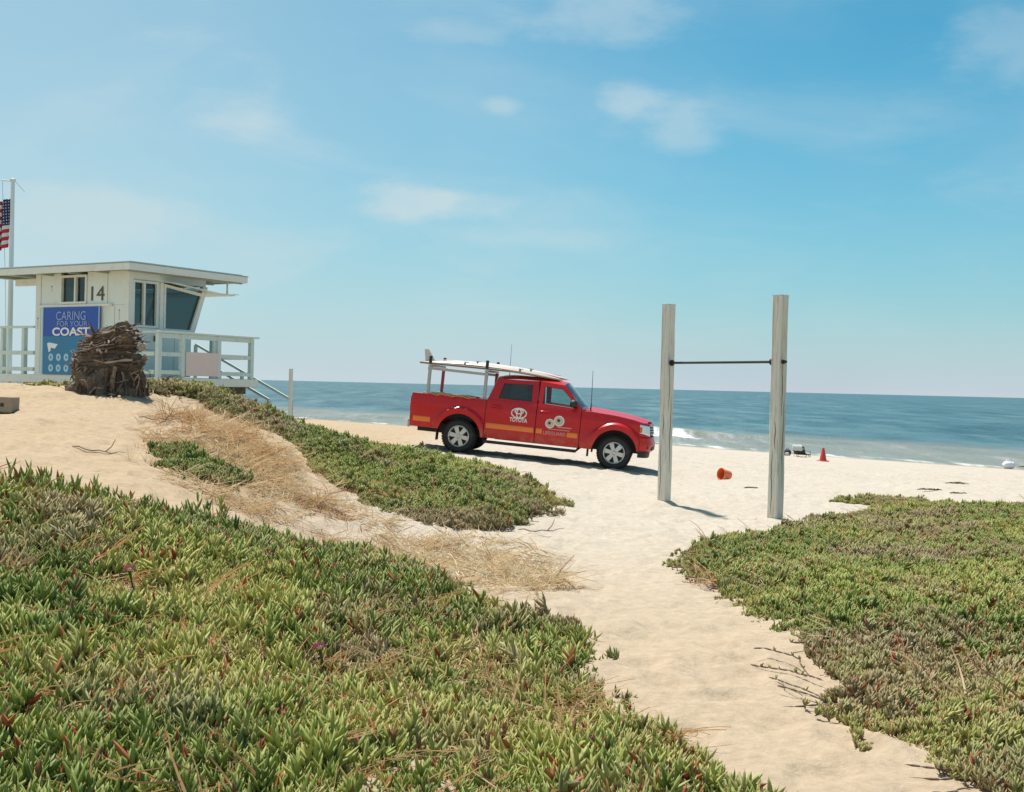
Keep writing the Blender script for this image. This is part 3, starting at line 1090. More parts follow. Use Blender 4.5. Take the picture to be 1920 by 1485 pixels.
# flagpole and flag
M_POLE = pm('pole_paint', (0.60, 0.65, 0.66), 0.4, var=0.05)
fp = at(17, 700, 29.0)
fz = h1(fp.x, fp.y)
pole = empty('flagpole', (fp.x, fp.y, fz - 0.3))
tag(pole, 'tall pale metal flagpole standing behind the lifeguard tower', 'flagpole')
PT = at(17, 338, 29.0).z - fz + 0.3
MB().tube([(0, 0, 0), (0, 0, PT * 0.5), (0, 0, PT)], [0.07, 0.06, 0.045], 14).build('shaft', M_POLE, pole, 40)
MB().lathe([(0.0, PT - .005), (0.07, PT), (0.075, PT + 0.03), (0.0, PT + 0.06)], 14, 'Z').build('cap', M_POLE, pole, 40)
MB().tube([(0, 0, PT - 0.02), (-0.28, 0.0, PT - 0.0)], 0.022, 8).build('arm', M_POLE, pole, 40)
MB().tube([(0.06, 0, PT - 0.02), (0.30, 0, PT - 0.28)], 0.012, 8).build('arm', M_POLE, pole, 40)
MB().tube([(-0.26, 0, PT - 0.01), (-0.14, 0.0, PT * 0.6), (-0.10, 0, 2.2)], 0.008, 6).build('halyard', M_POLE, pole)
m_flag, n_, l_, b_ = nmat('flag_cloth')
b_.inputs['Roughness'].default_value = 0.85
uvn = n_.new('ShaderNodeAttribute')
uvn.attribute_name = 'cloth'
sx = n_.new('ShaderNodeSeparateXYZ')
l_.new(uvn.outputs['Vector'], sx.inputs[0])
st = n_.new('ShaderNodeMath'); st.operation = 'MULTIPLY'; l_.new(sx.outputs['Y'], st.inputs[0]); st.inputs[1].default_value = 6.5
fr = n_.new('ShaderNodeMath'); fr.operation = 'FRACT'; l_.new(st.outputs[0], fr.inputs[0])
gt = n_.new('ShaderNodeMath'); gt.operation = 'GREATER_THAN'; l_.new(fr.outputs[0], gt.inputs[0]); gt.inputs[1].default_value = 0.5
cs = mixc(n_, l_, gt.outputs[0], (0.45, 0.03, 0.04), (0.66, 0.64, 0.64))
g1 = n_.new('ShaderNodeMath'); g1.operation = 'GREATER_THAN'; l_.new(sx.outputs['Y'], g1.inputs[0]); g1.inputs[1].default_value = 0.46
g2 = n_.new('ShaderNodeMath'); g2.operation = 'LESS_THAN'; l_.new(sx.outputs['X'], g2.inputs[0]); g2.inputs[1].default_value = 0.4
g3 = n_.new('ShaderNodeMath'); g3.operation = 'MULTIPLY'; l_.new(g1.outputs[0], g3.inputs[0]); l_.new(g2.outputs[0], g3.inputs[1])
vo = n_.new('ShaderNodeTexVoronoi'); vo.inputs['Scale'].default_value = 16.0; vo.inputs['Randomness'].default_value = 0.1
l_.new(uvn.outputs['Vector'], vo.inputs['Vector'])
star = n_.new('ShaderNodeMath'); star.operation = 'LESS_THAN'; l_.new(vo.outputs['Distance'], star.inputs[0]); star.inputs[1].default_value = 0.2
cant = mixc(n_, l_, star.outputs[0], (0.02, 0.03, 0.09), (0.65, 0.65, 0.68))
l_.new(mixc(n_, l_, g3.outputs[0], cs, cant), b_.inputs['Base Color'])
ft, fb = at(12, 372, 29.0).z, at(12, 462, 29.0).z
Pg, UV = [], []
for i in range(25):
    row = []
    u = i / 24
    for j in range(21):
        v = j / 20
        drop = 0.95 * u * (0.55 + 0.2 * math.sin(u * 5))
        x = -0.02 - u * 0.42 + 0.03 * math.sin(u * 14 + v * 2.0)
        y = 0.10 * math.sin(u * 19 + v * 1.3) * (0.3 + u)
        z = (ft - fb) * (v - 1) * (1 - 0.05 * u) - drop * (1 - 0.35 * v) * 0.42
        row.append((x, y, z))
        UV.append((u, v, 0))
    Pg.append(row)
flag = MB().grid(Pg).build('flag', m_flag, None, 180, solid=0.006)
at_ = flag.data.attributes.new('cloth', 'FLOAT_VECTOR', 'POINT')
at_.data.foreach_set('vector', np.array(UV, np.float32).ravel())
flag.location = (fp.x - 0.07, fp.y, ft)
tag(flag, 'limp red, white and blue striped flag hanging from the flagpole', 'flag')

# ------------------------------------------------------------------ pull-up bar
M_POST = pm('weathered_post', (0.74, 0.685, 0.59), 0.85, var=0.28, scale=5, stretch=(9, 9, 0.55), bump=0.5, bscale=22, wear=(0.34, 0.27, 0.195), wscale=3.4, wamt=0.95)
M_CAP = pm('post_cap_paint', (0.70, 0.74, 0.74), 0.6, var=0.05)
M_BAR = pm('rusty_dark_bar', (0.05, 0.045, 0.042), 0.5, 0.6, var=0.3)
pR, pL = at(1453, 981, 14.3), at(1245, 944, 16.45)
zR, zL = h1(pR.x, pR.y), h1(pL.x, pL.y)
pb = empty('pull_up_bar', ((pR.x + pL.x) / 2, (pR.y + pL.y) / 2, 0))
tag(pb, 'pull-up bar of two tall weathered wooden posts and a dark steel bar', 'exercise bar')
org = pb.location.copy()
TOPZ = {}
bar_dir = (pL - pR).normalized()
yaw = math.atan2(bar_dir.y, bar_dir.x)
for p, pz, ptop, ydeg in ((pR, zR, at(1459, 555, 14.3).z, 41), (pL, zL, at(1253, 572, 16.45).z, 38)):
    W = 0.072
    rows = []
    nz = 26
    for i in range(nz + 1):
        z = pz - 0.5 + (ptop - pz + 0.5) * i / nz
        ring = []
        for (a, b) in ((-1, -.82), (-.82, -1), (.82, -1), (1, -.82), (1, .82), (.82, 1), (-.82, 1), (-1, .82)):
            k = 1 + 0.025 * math.sin(z * 5 + a * 3 + p.x) + random.uniform(-.012, .012)
            ring.append(Vector((a * W * k, b * W * k, z)))
        rows.append(ring)
    mb = MB()
    mb.grid(rows, wrap=True)
    mb.f.append(tuple(len(mb.v) - 8 + k for k in range(8)))
    o = mb.build('post', M_POST, pb, 30)
    o.location = (p.x - org.x, p.y - org.y, 0)
    o.rotation_euler = (0, 0, R(ydeg))
    c = MB().box((-W * .99, -W * .99, ptop + 0.002), (W * .99, W * .99, ptop + 0.012)).build('cap', M_CAP, o)
    # a long drying crack and a dent
    for cx_, z0_, z1_, side_ in ((0.15, 0.45, 1.5, 0), (-0.35, 1.3, 2.0, 0), (0.3, 0.9, 1.25, 1), (-0.2, 0.1, 0.9, 1)):
        lf_, rt_ = [], []
        for i in range(13):
            u_ = i / 12
            w_ = 0.0045 * math.sin(math.pi * u_) ** 0.7 + 0.0006
            x_ = cx_ * W + 0.006 * math.sin(u_ * 9 + cx_ * 7) + 0.003 * math.sin(u_ * 31)
            z_ = pz + z0_ + (z1_ - z0_) * u_
            a_, b_2 = (x_ - w_, -W * 1.045, z_), (x_ + w_, -W * 1.045, z_)
            if side_:
                a_, b_2 = (-W * 1.045, -a_[0], z_), (-W * 1.045, -b_2[0], z_)
            lf_.append(a_); rt_.append(b_2)
        MB().grid([lf_, rt_]).build('crack', M_DARKWOOD, o)
bR, bL = at(1458, 678.5, 14.3), at(1252, 680.5, 16.45)
d = (bL - bR).normalized()
mb = MB().tube([bR - d * 0.16 - org, bL + d * 0.12 - org], 0.017, 12)
mb.build('bar', M_BAR, pb, 40)
for q, s in ((bR, 1), (bL, -1)):
    c = q + d * (0.095 * s) - org
    MB().tube([c, c + d * 0.02 * s], 0.042, 14).build('flange', M_BAR, pb, 40)
    c2 = q - d * (0.10 * s) - org
    MB().tube([c2, c2 - d * 0.02 * s], 0.026, 10).build('nut', M_BAR, pb, 40)

# ------------------------------------------------------------------ pickup truck
M_RED = pm('red_car_paint', (0.50, 0.003, 0.006), 0.36, var=0.06, scale=2, coat=0.4, spec=0.3)
rn_, rl_ = M_RED.node_tree.nodes, M_RED.node_tree.links
_b = rn_['Principled BSDF']
_tc = rn_.new('ShaderNodeTexCoord')
_sp = rn_.new('ShaderNodeSeparateXYZ')
rl_.new(_tc.outputs['Object'], _sp.inputs[0])
_ns = tnoise(rn_, rl_, _tc.outputs['Object'], 7.0, 8, 0.7)
_hz = mrange(rn_, rl_, _sp.outputs['Z'], 0.40, 0.66, 0.5, 0.04)      # road dust thrown up by the wheels
_dm = rn_.new('ShaderNodeMath')
_dm.operation = 'MULTIPLY'
rl_.new(_hz, _dm.inputs[0])
rl_.new(mrange(rn_, rl_, _ns.outputs['Fac'], 0.38, 0.75), _dm.inputs[1])
_src = _b.inputs['Base Color'].links[0].from_socket
rl_.new(mixc(rn_, rl_, _dm.outputs[0], _src, (0.40, 0.25, 0.17)), _b.inputs['Base Color'])
M_BLK = pm('black_plastic', (0.018, 0.018, 0.019), 0.6, var=0.2)
M_RUB = pm('tyre_rubber', (0.022, 0.021, 0.020), 0.85, var=0.25, scale=12, wear=(0.16, 0.13, 0.10), wscale=5, wamt=0.25)
M_ALLOY = pm('wheel_alloy', (0.56, 0.55, 0.53), 0.35, 0.55, var=0.08)
M_CHR = pm('brushed_steel', (0.40, 0.39, 0.375), 0.45, 0.5, var=0.06)
M_LAMP = pm('headlamp_lens', (0.72, 0.72, 0.72), 0.12, 0.2, var=0.15, scale=14, coat=1.0)
M_TAIL = pm('tail_lamp_lens', (0.42, 0.012, 0.012), 0.15, coat=1.0)
M_ORG = pm('reflective_orange_stripe', (0.80, 0.19, 0.03), 0.4, var=0.08, scale=5)
M_YEL = pm('reflective_yellow_stripe', (0.62, 0.16, 0.03), 0.4, var=0.08, scale=5)
M_DEC = pm('decal_white', (0.74, 0.66, 0.62), 0.5, var=0.08)
M_DEC2 = pm('decal_cream', (0.55, 0.46, 0.34), 0.5, var=0.2, scale=30)
M_DECR = pm('decal_pale_red', (0.62, 0.24, 0.20), 0.5)
M_CGL = glass('car_glass', (0.66, 0.80, 0.76), 0.04)
M_TGL = glass('tinted_car_glass', (0.14, 0.15, 0.14), 0.05)
M_SEAT = pm('seat_fabric', (0.07, 0.065, 0.06), 0.9, var=0.15)

tk = empty('pickup_truck')
tag(tk, 'red four-door pickup truck with orange side stripe and roof rack on the sand', 'pickup truck')
theta = math.atan2(-_d.z, Vector((_d.x, _d.y)).length)
tk.rotation_euler = (0, theta, math.atan2(_h.y, _h.x))
bpy.context.view_layer.update()
tk.location = TR - (tk.rotation_euler.to_matrix() @ Vector((0, -0.86, 0.035)))
WB, HUB, TYR = 3.235, 0.385, 0.385
AR = 0.455


def arch(x):
    z = 0.0
    for c in (0.0, WB):
        d2 = AR * AR - (x - c) ** 2
        if d2 > 0:
            z = max(z, 0.40 + math.sqrt(d2))
    return z


def zlow(x):
    if x < -0.40:
        b = 0.50
    elif x < 3.0:
        b = 0.41
    else:
        b = 0.46
    return max(b, arch(x))


def lerpt(x, pts):
    return float(np.interp(x, [p[0] for p in pts], [p[1] for p in pts]))


def zhigh(x):
    return lerpt(x, [(-1.1, 1.165), (0.55, 1.185), (0.58, 1.22), (1.65, 1.22), (2.6, 1.172), (2.75, 1.168), (3.2, 1.14), (3.55, 1.095), (3.75, 1.05), (3.98, 0.99)])


def hw(x, z):
    w = lerpt(z, [(0.40, 0.845), (0.52, 0.885), (0.66, 0.905), (1.0, 0.902), (1.08, 0.885), (1.16, 0.862), (1.24, 0.83)])
    w -= 0.30 * max(0, x - 3.45) ** 2 + 0.05 * max(0, -0.75 - x) ** 2
    for c in (0.0, WB):
        r = math.hypot(x - c, z - 0.40)
        if r < AR + 0.165:
            t = min(1, max(0, (AR + 0.165 - r) / 0.07))
            w += 0.068 * t * t * (3 - 2 * t)
    return w


def xs_for(x0, x1):
    xs = set(np.linspace(x0, x1, max(4, int((x1 - x0) / 0.05))).tolist())
    for c in (0.0, WB):
        for k in range(0, 25):
            q = c + (AR - 0.0005) * math.cos(math.pi * k / 24)
            if x0 < q < x1:
                xs.add(q)
        for q in (c - AR - 0.001, c + AR + 0.001):
            if x0 < q < x1:
                xs.add(q)
    return sorted(xs)


def side_panel(name, x0, x1, side, mat=M_RED, zl=zlow, zh=zhigh, nz=22, off=0.0, parent=tk, lip=0.03):
    xs = xs_for(x0, x1)
    P = []
    for x in xs:
        a, b = zl(x), zh(x)
        col = [(x, side * (hw(x, a) - lip), a)]
        for j in range(nz + 1):
            z = a + (b - a) * j / nz
            col.append((x, side * (hw(x, z) + off), z))
        col.append((x, side * (hw(x, b) - lip), b + 0.004))
        P.append(col)
    e0 = [(x0, side * (abs(p[1]) - 0.03), p[2]) for p in P[0]]
    e1 = [(x1, side * (abs(p[1]) - 0.03), p[2]) for p in P[-1]]
    P = [e0] + P + [e1]
    if side > 0:
        P = [list(reversed(c)) for c in P]
    return MB().grid(P).build(name, mat, parent, 32)


def decal(name, x0, x1, z0, z1, side, mat, parent, off=0.004, slope=0.0):
    P = []
    for i in range(13):
        x = x0 + (x1 - x0) * i / 12
        P.append([(x, side * (hw(x, z0 + (z1 - z0) * j / 3) + off), z0 + (z1 - z0) * j / 3) for j in range(4)])
    if side > 0:
        P = [list(reversed(c)) for c in P]
    return MB().grid(P).build(name, mat, parent, 180)


def ysd(z):
    return 0.835 - max(0, z - 1.21) * 0.36


def quad_loop(c4, n=6):
    out = []
    for k in range(4):
        a, b = Vector(c4[k]), Vector(c4[(k + 1) % 4])
        for i in range(n):
            out.append(a.lerp(b, i / n))
    return out


def rounded(loop4, r, n=6):
    """corner-rounded quad as a loop with 4*n points, matching quad_loop's order"""
    out = []
    for k in range(4):
        p, a, b = Vector(loop4[k]), Vector(loop4[k - 1]), Vector(loop4[(k + 1) % 4])
        u, v = (a - p).normalized(), (b - p).normalized()
        h = n // 2
        for i in range(h):
            t = 0.5 + 0.5 * i / max(1, h - 1)
            A, B = p + u * r, p + v * r
            out.append(A.lerp(p, t).lerp(p.lerp(B, t), t))
        m = Vector(loop4[(k + 1) % 4])
        e0 = p + v * r
        w_ = (m - p)
        e1 = p + w_.normalized() * (w_.length - r)
        for i in range(n - h - 1):
            out.append(e0.lerp(e1, (i + 1) / (n - h)))
        # the next corner's first half
        A, B = m - v * r, m
        out.append(A)
    return out


RG = [(0.80, 1.255), (1.50, 1.25), (1.485, 1.60), (0.875, 1.575)]
RO = [(0.585, 1.222), (1.615, 1.222), (1.605, 1.69), (0.735, 1.655)]
FG = [(1.735, 1.238), (2.50, 1.20), (2.12, 1.575), (1.735, 1.60)]
FO = [(1.645, 1.222), (2.64, 1.172), (2.145, 1.655), (1.635, 1.69)]

for side in (-1, 1):
    S = side
    bed = side_panel('bed_side', -1.07, 0.545, S)
    bed['label'] = 'flared red side of the cargo bed'
    rd = side_panel('rear_door', 0.565, 1.622, S)
    fd = side_panel('front_door', 1.637, 2.60, S)
    fe = side_panel('fender', 2.615, 3.72, S)
    for dr, go, gi, gm in ((rd, RO, RG, M_TGL), (fd, FO, FG, M_CGL)):
        lo, li = quad_loop(go), quad_loop(gi)
        n = len(lo)
        vs = [(p.x, S * ysd(p.y), p.y) for p in lo] + [(p.x, S * (ysd(p.y) + .002), p.y) for p in li] + [(p.x, S * (ysd(p.y) - 0.03), p.y) for p in li] + [(p.x, S * (ysd(p.y) - 0.05), p.y) for p in lo]
        fs = []
        for k in range(n):
            k2 = (k + 1) % n
            for a in range(3):
                q = (a * n + k, a * n + k2, (a + 1) * n + k2, (a + 1) * n + k)
                fs.append(q if S < 0 else tuple(reversed(q)))
        MB().add(vs, fs).build('window_frame', M_RED, dr, 35)
        # black seal, then glass
        sl = [(0.5 * (a + b)) for a, b in zip(li, [Vector((sum(p.x for p in li) / n, sum(p.y for p in li) / n))] * n)]
        cx, cz = sum(p.x for p in li) / n, sum(p.y for p in li) / n
        inn = [Vector((cx + (p.x - cx) * 0.955, cz + (p.y - cz) * 0.93)) for p in li]
        vs = [(p.x, S * (ysd(p.y) - 0.001), p.y) for p in li] + [(p.x, S * (ysd(p.y) - 0.012), p.y) for p in inn]
        fs = [((k, (k + 1) % n, n + (k + 1) % n, n + k) if S < 0 else (n + k, n + (k + 1) % n, (k + 1) % n, k)) for k in range(n)]
        MB().add(vs, fs).build('window_seal', M_BLK, dr)
        MB().add([(p.x, S * (ysd(p.y) - 0.016), p.y) for p in li], [tuple(range(n))]).build('window', gm, dr)
    for dr, hx in ((rd, 0.80), (fd, 1.80)):
        y = S * (hw(hx, 1.07))
        hd = MB()
        hd.tube([(hx - 0.11, y, 1.075), (hx - 0.08, y + S * 0.035, 1.078), (hx + 0.07, y + S * 0.035, 1.076), (hx + 0.10, y, 1.072)], [0.014, 0.018, 0.018, 0.014], 8)
        hd.build('handle', M_RED, dr, 60)
    # striping and badges on the doors
    decal('stripe', 0.60, 1.60, 0.62, 0.70, S, M_ORG, rd)
    decal('stripe', 0.60, 1.60, 0.70, 0.725, S, M_YEL, rd, 0.0045)
    decal('stripe', 1.655, 1.78, 0.62, 0.70, S, M_ORG, fd)
    decal('stripe', 1.655, 1.78, 0.70, 0.725, S, M_YEL, fd, 0.0045)
    decal('stripe', 2.30, 2.56, 0.60, 0.68, S, M_ORG, fd)
    decal('stripe', 2.30, 2.56, 0.68, 0.70, S, M_YEL, fd, 0.0045)
    decal('stripe', -1.00, -0.63, 0.615, 0.70, S, M_ORG, bed)
    decal('stripe', -1.00, -0.63, 0.70, 0.72, S, M_YEL, bed, 0.0045)
    TXR = Euler((R(90), 0, 0 if S < 0 else R(180))).to_matrix().to_4x4()
    yy = S * 0.9085
    text('lettering', 'LIFEGUARD', 0.10, M_DECR, fd, Matrix.Translation((2.04, S * 0.906, 0.645)) @ TXR, 0.001, 0.002, width=0.46)
    text('lettering', 'TOYOTA', 0.115, M_DEC, rd, Matrix.Translation((1.27, yy, 0.845)) @ TXR, 0.001, 0.004, width=0.37)
    em = MB()
    for (ax, az, rx, rz) in ((0, 0, 0.155, 0.10), (0, 0.035, 0.085, 0.045), (0, -0.005, 0.045, 0.09)):
        pts = [(1.27 + ax + rx * math.cos(2 * math.pi * k / 32), S * 0.909, 0.99 + az + rz * math.sin(2 * math.pi * k / 32)) for k in range(33)]
        em.tube(pts, 0.013, 6, cap=False, flat=1.0)
    em.v = [(p_[0], S * (0.908 + (abs(p_[1]) - 0.909) * 0.12), p_[2]) for p_ in em.v]
    em.build('emblem', M_DEC, rd, 60)
    for (cx, cz, rr) in ((1.93, 0.845, 0.098), (2.115, 0.915, 0.11)):
        sgn = S
        ring = MB().lathe([(rr * 0.78, S * 0.912), (rr, S * 0.912), (rr, S * 0.905)], 28, 'Y', (cx, 0, cz)).build('seal', M_DEC, fd)
        MB().lathe([(0.0, S * 0.911), (rr * 0.77, S * 0.911)], 28, 'Y', (cx, 0, cz)).build('seal_field', M_DEC2, ring)
        MB().lathe([(0.0, S * 0.9125), (rr * 0.34, S * 0.9125)], 6, 'Y', (cx - 0.01, 0, cz + 0.01)).build('seal_device', M_SEAT, ring)
    decal('lettering_line', 2.09, 2.40, 0.775, 0.80, S, M_DECR, fd)
    decal('lettering_line', 1.90, 2.36, 0.725, 0.742, S, M_DECR, fd)
    # mirror, mud flaps, step bar
    mm = MB()
    mm.grid([[(2.40 + 0.10 * math.cos(t) * math.sin(p), S * (0.97 + 0.10 * math.sin(t) * math.sin(p) * 1.0), 1.30 + 0.085 * math.cos(p)) for t in np.linspace(0, 2 * math.pi, 13)[:-1]] for p in np.linspace(0.02, math.pi - .02, 9)], wrap=True)
    mm.box((2.38, min(S * 0.80, S * 0.92), 1.235), (2.46, max(S * 0.80, S * 0.92), 1.275))
    mm.build('mirror', M_BLK, tk, 60)
    for fx in (-0.47, WB - 0.50):
        MB().box((fx - 0.012, S * 0.80 - 0.11, 0.26), (fx + 0.008, S * 0.80 + 0.11, 0.56)).build('mud_flap', M_BLK, tk)
    MB().tube([(0.52, S * 0.74, 0.42), (0.58, S * 0.88, 0.335), (2.55, S * 0.88, 0.335), (2.62, S * 0.74, 0.42)], 0.032, 10).build('step_bar', M_BLK, tk, 60)
    # dark inner skin behind shut lines and arches
    ins = MB()
    ins.box((0.53, min(S * 0.78, S * 0.80), 0.44), (2.66, max(S * 0.78, S * 0.80), 1.20))
    ins.box((-1.04, min(S * 0.70, S * 0.72), 0.72), (0.5, max(S * 0.70, S * 0.72), 1.10))
    ins.box((2.6, min(S * 0.62, S * 0.64), 0.55), (3.9, max(S * 0.62, S * 0.64), 1.05))
    ins.build('inner_skin', M_BLK, tk)
    # bed rail cap
    MB().box((-1.07, min(S * 0.73, S * 0.855), 1.168), (0.545, max(S * 0.73, S * 0.855), 1.196)).build('bed_rail', M_RED, tk, bevel=0.01)
    # tail lamp
    MB().box((-1.095, min(S * 0.70, S * 0.872), 0.80), (-1.00, max(S * 0.70, S * 0.872), 1.12)).build('tail_light', M_TAIL, tk, bevel=0.02)
    # wheels
    for wx in (0.0, WB):
        yc = S * 0.80
        wh = empty('wheel', (wx, yc, HUB))
        wh.parent = tk
        hwid = 0.125
        TS = 0.352 / 0.385
        prof = [(0.235, -hwid + .02), (0.27, -hwid), (0.335, -hwid - .004), (0.368, -hwid + .028), (0.383, -hwid + .06), (0.385, 0), (0.383, hwid - .06), (0.368, hwid - .028), (0.335, hwid + .004), (0.27, hwid), (0.235, hwid - .02)]
        ty = MB().lathe([(r_ * TS, a_) for r_, a_ in prof], 48, 'Y')
        for k in range(40):
            a = 2 * math.pi * k / 40
            Mx = Matrix.Rotation(-a, 4, 'Y')
            for yb in (-0.095, -0.03, 0.035, 0.08):
                ty.box((-0.015, yb - 0.018, 0.342), (0.015, yb + 0.022, 0.359), Mx @ Matrix.Rotation(R(12), 4, 'Z'))
        ty.build('tyre', M_RUB, wh, 40)
        rim = MB()
        o0 = S * (hwid - 0.015)
        rim.lathe([(0.243, o0), (0.225, o0 + S * 0.008), (0.212, o0 - S * 0.03), (0.208, -S * 0.10)], 40, 'Y')
        rim.lathe([(0.0, o0 - S * 0.002), (0.035, o0 - S * 0.002), (0.042, o0 - S * 0.012), (0.080, o0 - S * 0.022), (0.085, o0 - S * 0.06)], 24, 'Y')
        for k in range(6):
            a = 2 * math.pi * k / 6 + 0.35
            Mx = Matrix.Rotation(-a, 4, 'Y')
            b0, b1 = sorted((o0 - S * 0.055, o0 - S * 0.018))
            rim.add([Mx @ Vector(q) for q in ((-0.042, b0, 0.06), (0.042, b0, 0.06), (0.052, b0, 0.215), (-0.052, b0, 0.215), (-0.042, b1, 0.06), (0.042, b1, 0.06), (0.052, b1, 0.215), (-0.052, b1, 0.215))],
                    [(0, 3, 2, 1), (4, 5, 6, 7), (0, 1, 5, 4), (1, 2, 6, 5), (2, 3, 7, 6), (3, 0, 4, 7)])
        rim.v = [(p[0] * TS, p[1], p[2] * TS) for p in rim.v]
        rim.build('rim', M_ALLOY, wh, 35, bevel=0.004)
        MB().lathe([(0.0, o0 - S * 0.085), (0.197, o0 - S * 0.085)], 32, 'Y').build('dark_backing_disc', M_BLK, wh)  # black disc added behind the spokes, darkening the gaps between them

# chassis
ch = MB()
ch.box((-0.95, -0.56, 0.40), (3.75, 0.56, 0.60))
ch.tube([(0, -0.7, HUB), (0, 0.7, HUB)], 0.07, 10)
ch.tube([(WB, -0.7, HUB), (WB, 0.7, HUB)], 0.05, 10)
ch.tube([(0.4, 0.5, 0.36), (-0.7, 0.5, 0.40), (-1.0, 0.55, 0.42)], 0.04, 8)
ch.build('chassis', M_BLK, tk)
# bed
bd = MB()
bd.box((-1.04, -0.69, 0.70), (0.50, 0.69, 0.74))
bd.box((0.50, -0.72, 0.70), (0.53, 0.72, 1.17))
bd.build('bed_floor', M_BLK, tk)
tg = MB().box((-1.085, -0.74, 0.66), (-1.02, 0.74, 1.165)).build('tailgate', M_RED, tk, bevel=0.012)
MB().box((-1.105, -0.12, 1.0), (-1.087, 0.12, 1.07)).build('handle', M_BLK, tg)
rb = MB()
rb.grid([[(-1.16 + 0.10 * (abs(y) / 0.9) ** 6, y, z) for z in (0.47, 0.50, 0.60, 0.63)] for y in np.linspace(-0.89, 0.89, 19)])
rb.box((-1.10, -0.87, 0.60), (-0.98, 0.87, 0.628))
rb.build('rear_bumper', M_CHR, tk, 40, solid=0.02)
MB().box((-1.175, -0.16, 0.50), (-1.16, 0.16, 0.60)).build('number_plate', M_WHITE, tk)
# cab: roof, windscreen, rear wall
RZ = [(0.73, 1.655), (1.1, 1.685), (1.62, 1.692), (2.147, 1.655)]
P = []
for x in np.linspace(0.73, 2.147, 18):
    rz = lerpt(x, RZ)
    yh = ysd(rz)
    e = 1 - 0.35 * max(0, (x - 1.9) / 0.25) ** 2 - 0.35 * max(0, (0.95 - x) / 0.22) ** 2
    P.append([(x + 0.03 * (1 - (y / yh) ** 2) * (1 if x > 2.1 else 0), y, rz + 0.088 * e * (1 - abs(y / yh) ** 3.2)) for y in np.linspace(-yh, yh, 23)])
roof = MB().grid(P).build('roof', M_RED, tk, 60)


def screen(top, bot, name, mat, n=15):
    Pq = []
    for k in range(9):
        t = k / 8
        x0, z0, yh0, cx0, cz0 = top
        x1, z1, yh1, cx1, cz1 = bot
        yh = yh0 + (yh1 - yh0) * t
        row = []
        for y in np.linspace(-1, 1, n):
            c = 1 - abs(y) ** 2.4
            row.append((x0 + (x1 - x0) * t + (cx0 + (cx1 - cx0) * t) * c, y * yh, z0 + (z1 - z0) * t + (cz0 + (cz1 - cz0) * t) * c))
        Pq.append(row)
    return MB().grid(Pq).build(name, mat, tk, 180)


screen((2.150, 1.656, ysd(1.655) - .002, 0.03, 0.060), (2.64, 1.175, ysd(1.21) - .002, 0.11, 0.02), 'windscreen', M_CGL)
screen((0.728, 1.655, ysd(1.655) - .002, -0.02, 0.058), (0.62, 1.24, ysd(1.24) - .04, -0.02, 0.0), 'rear_window', M_TGL)
cb = MB()
cb.box((0.548, -0.80, 0.62), (0.60, 0.80, 1.23))
for s in (-1, 1):
    cb.add([(0.58, s * 0.83, 1.22), (0.58, s * 0.66, 1.22), (0.72, s * 0.56, 1.70), (0.73, s * 0.675, 1.655)], [(0, 1, 2, 3)])
cb.build('cab_back', M_RED, tk)
# hood
P = []
for x in np.linspace(2.60, 3.83, 20):
    zz = zhigh(x) + 0.004
    yh = hw(x, zhigh(x)) - 0.012
    t = (x - 2.6) / 1.23
    row = []
    for y in np.linspace(-1, 1, 27):
        a = abs(y)
        crown = (0.062 - 0.02 * t) * (1 - a ** 2.6)
        scoop = 0.018 * math.exp(-((a - 0.42) / 0.10) ** 2)
        nose = 0.10 * max(0, t - 0.55) * (1 - a ** 2)
        row.append((x + nose * 1.3, y * yh, zz + crown + scoop))
    P.append(row)
MB().grid(P).build('hood', M_RED, tk, 60)
MB().box((2.56, -0.76, 1.13), (2.74, 0.76, 1.195)).build('cowl', M_BLK, tk)


# the nose: a plan curve lofted over height
NC = [(3.70, 0.888), (3.78, 0.872), (3.86, 0.835), (3.91, 0.765), (3.95, 0.66), (3.975, 0.50), (3.99, 0.25), (3.995, 0.0)]


def nose_pt(u, z):
    """u in [-1, 1] runs round the nose from the right-hand side to the left-hand side"""
    a = (1 - abs(u)) * (len(NC) - 1)
    i = min(int(a), len(NC) - 2)
    f = a - i
    x = NC[i][0] + (NC[i + 1][0] - NC[i][0]) * f
    y = NC[i][1] + (NC[i + 1][1] - NC[i][1]) * f
    k = -0.16 * max(0, z - 0.86) - 0.10 * max(0, 0.58 - z)
    return (x + k * min(1, a / 2), (1 if u > 0 else -1) * (y - 0.05 * max(0, z - 0.8)), z)


def nose_patch(name, u0, u1, z0, z1, mat, off=0.0, nu=24, nz=8, parent=tk, z0b=None, z1b=None):
    z0b = z0 if z0b is None else z0b
    z1b = z1 if z1b is None else z1b
    P = []
    for i in range(nu + 1):
        t = i / nu
        u = u0 + (u1 - u0) * t
        a, b = z0 + (z0b - z0) * t, z1 + (z1b - z1) * t
        col = []
        for j in range(nz + 1):
            x, y, z = nose_pt(u, a + (b - a) * j / nz)
            v = Vector((x - 3.2, y, 0)).normalized() * off
            bulge = 0.035 * math.exp(-((z - 0.60) / 0.10) ** 2) if name == 'front_bumper' else 0
            col.append((x + v.x + bulge * (1 - abs(u) ** 4), y + v.y, z))
        P.append(col)
    return MB().grid(P).build(name, mat, parent, 60, solid=0.012)


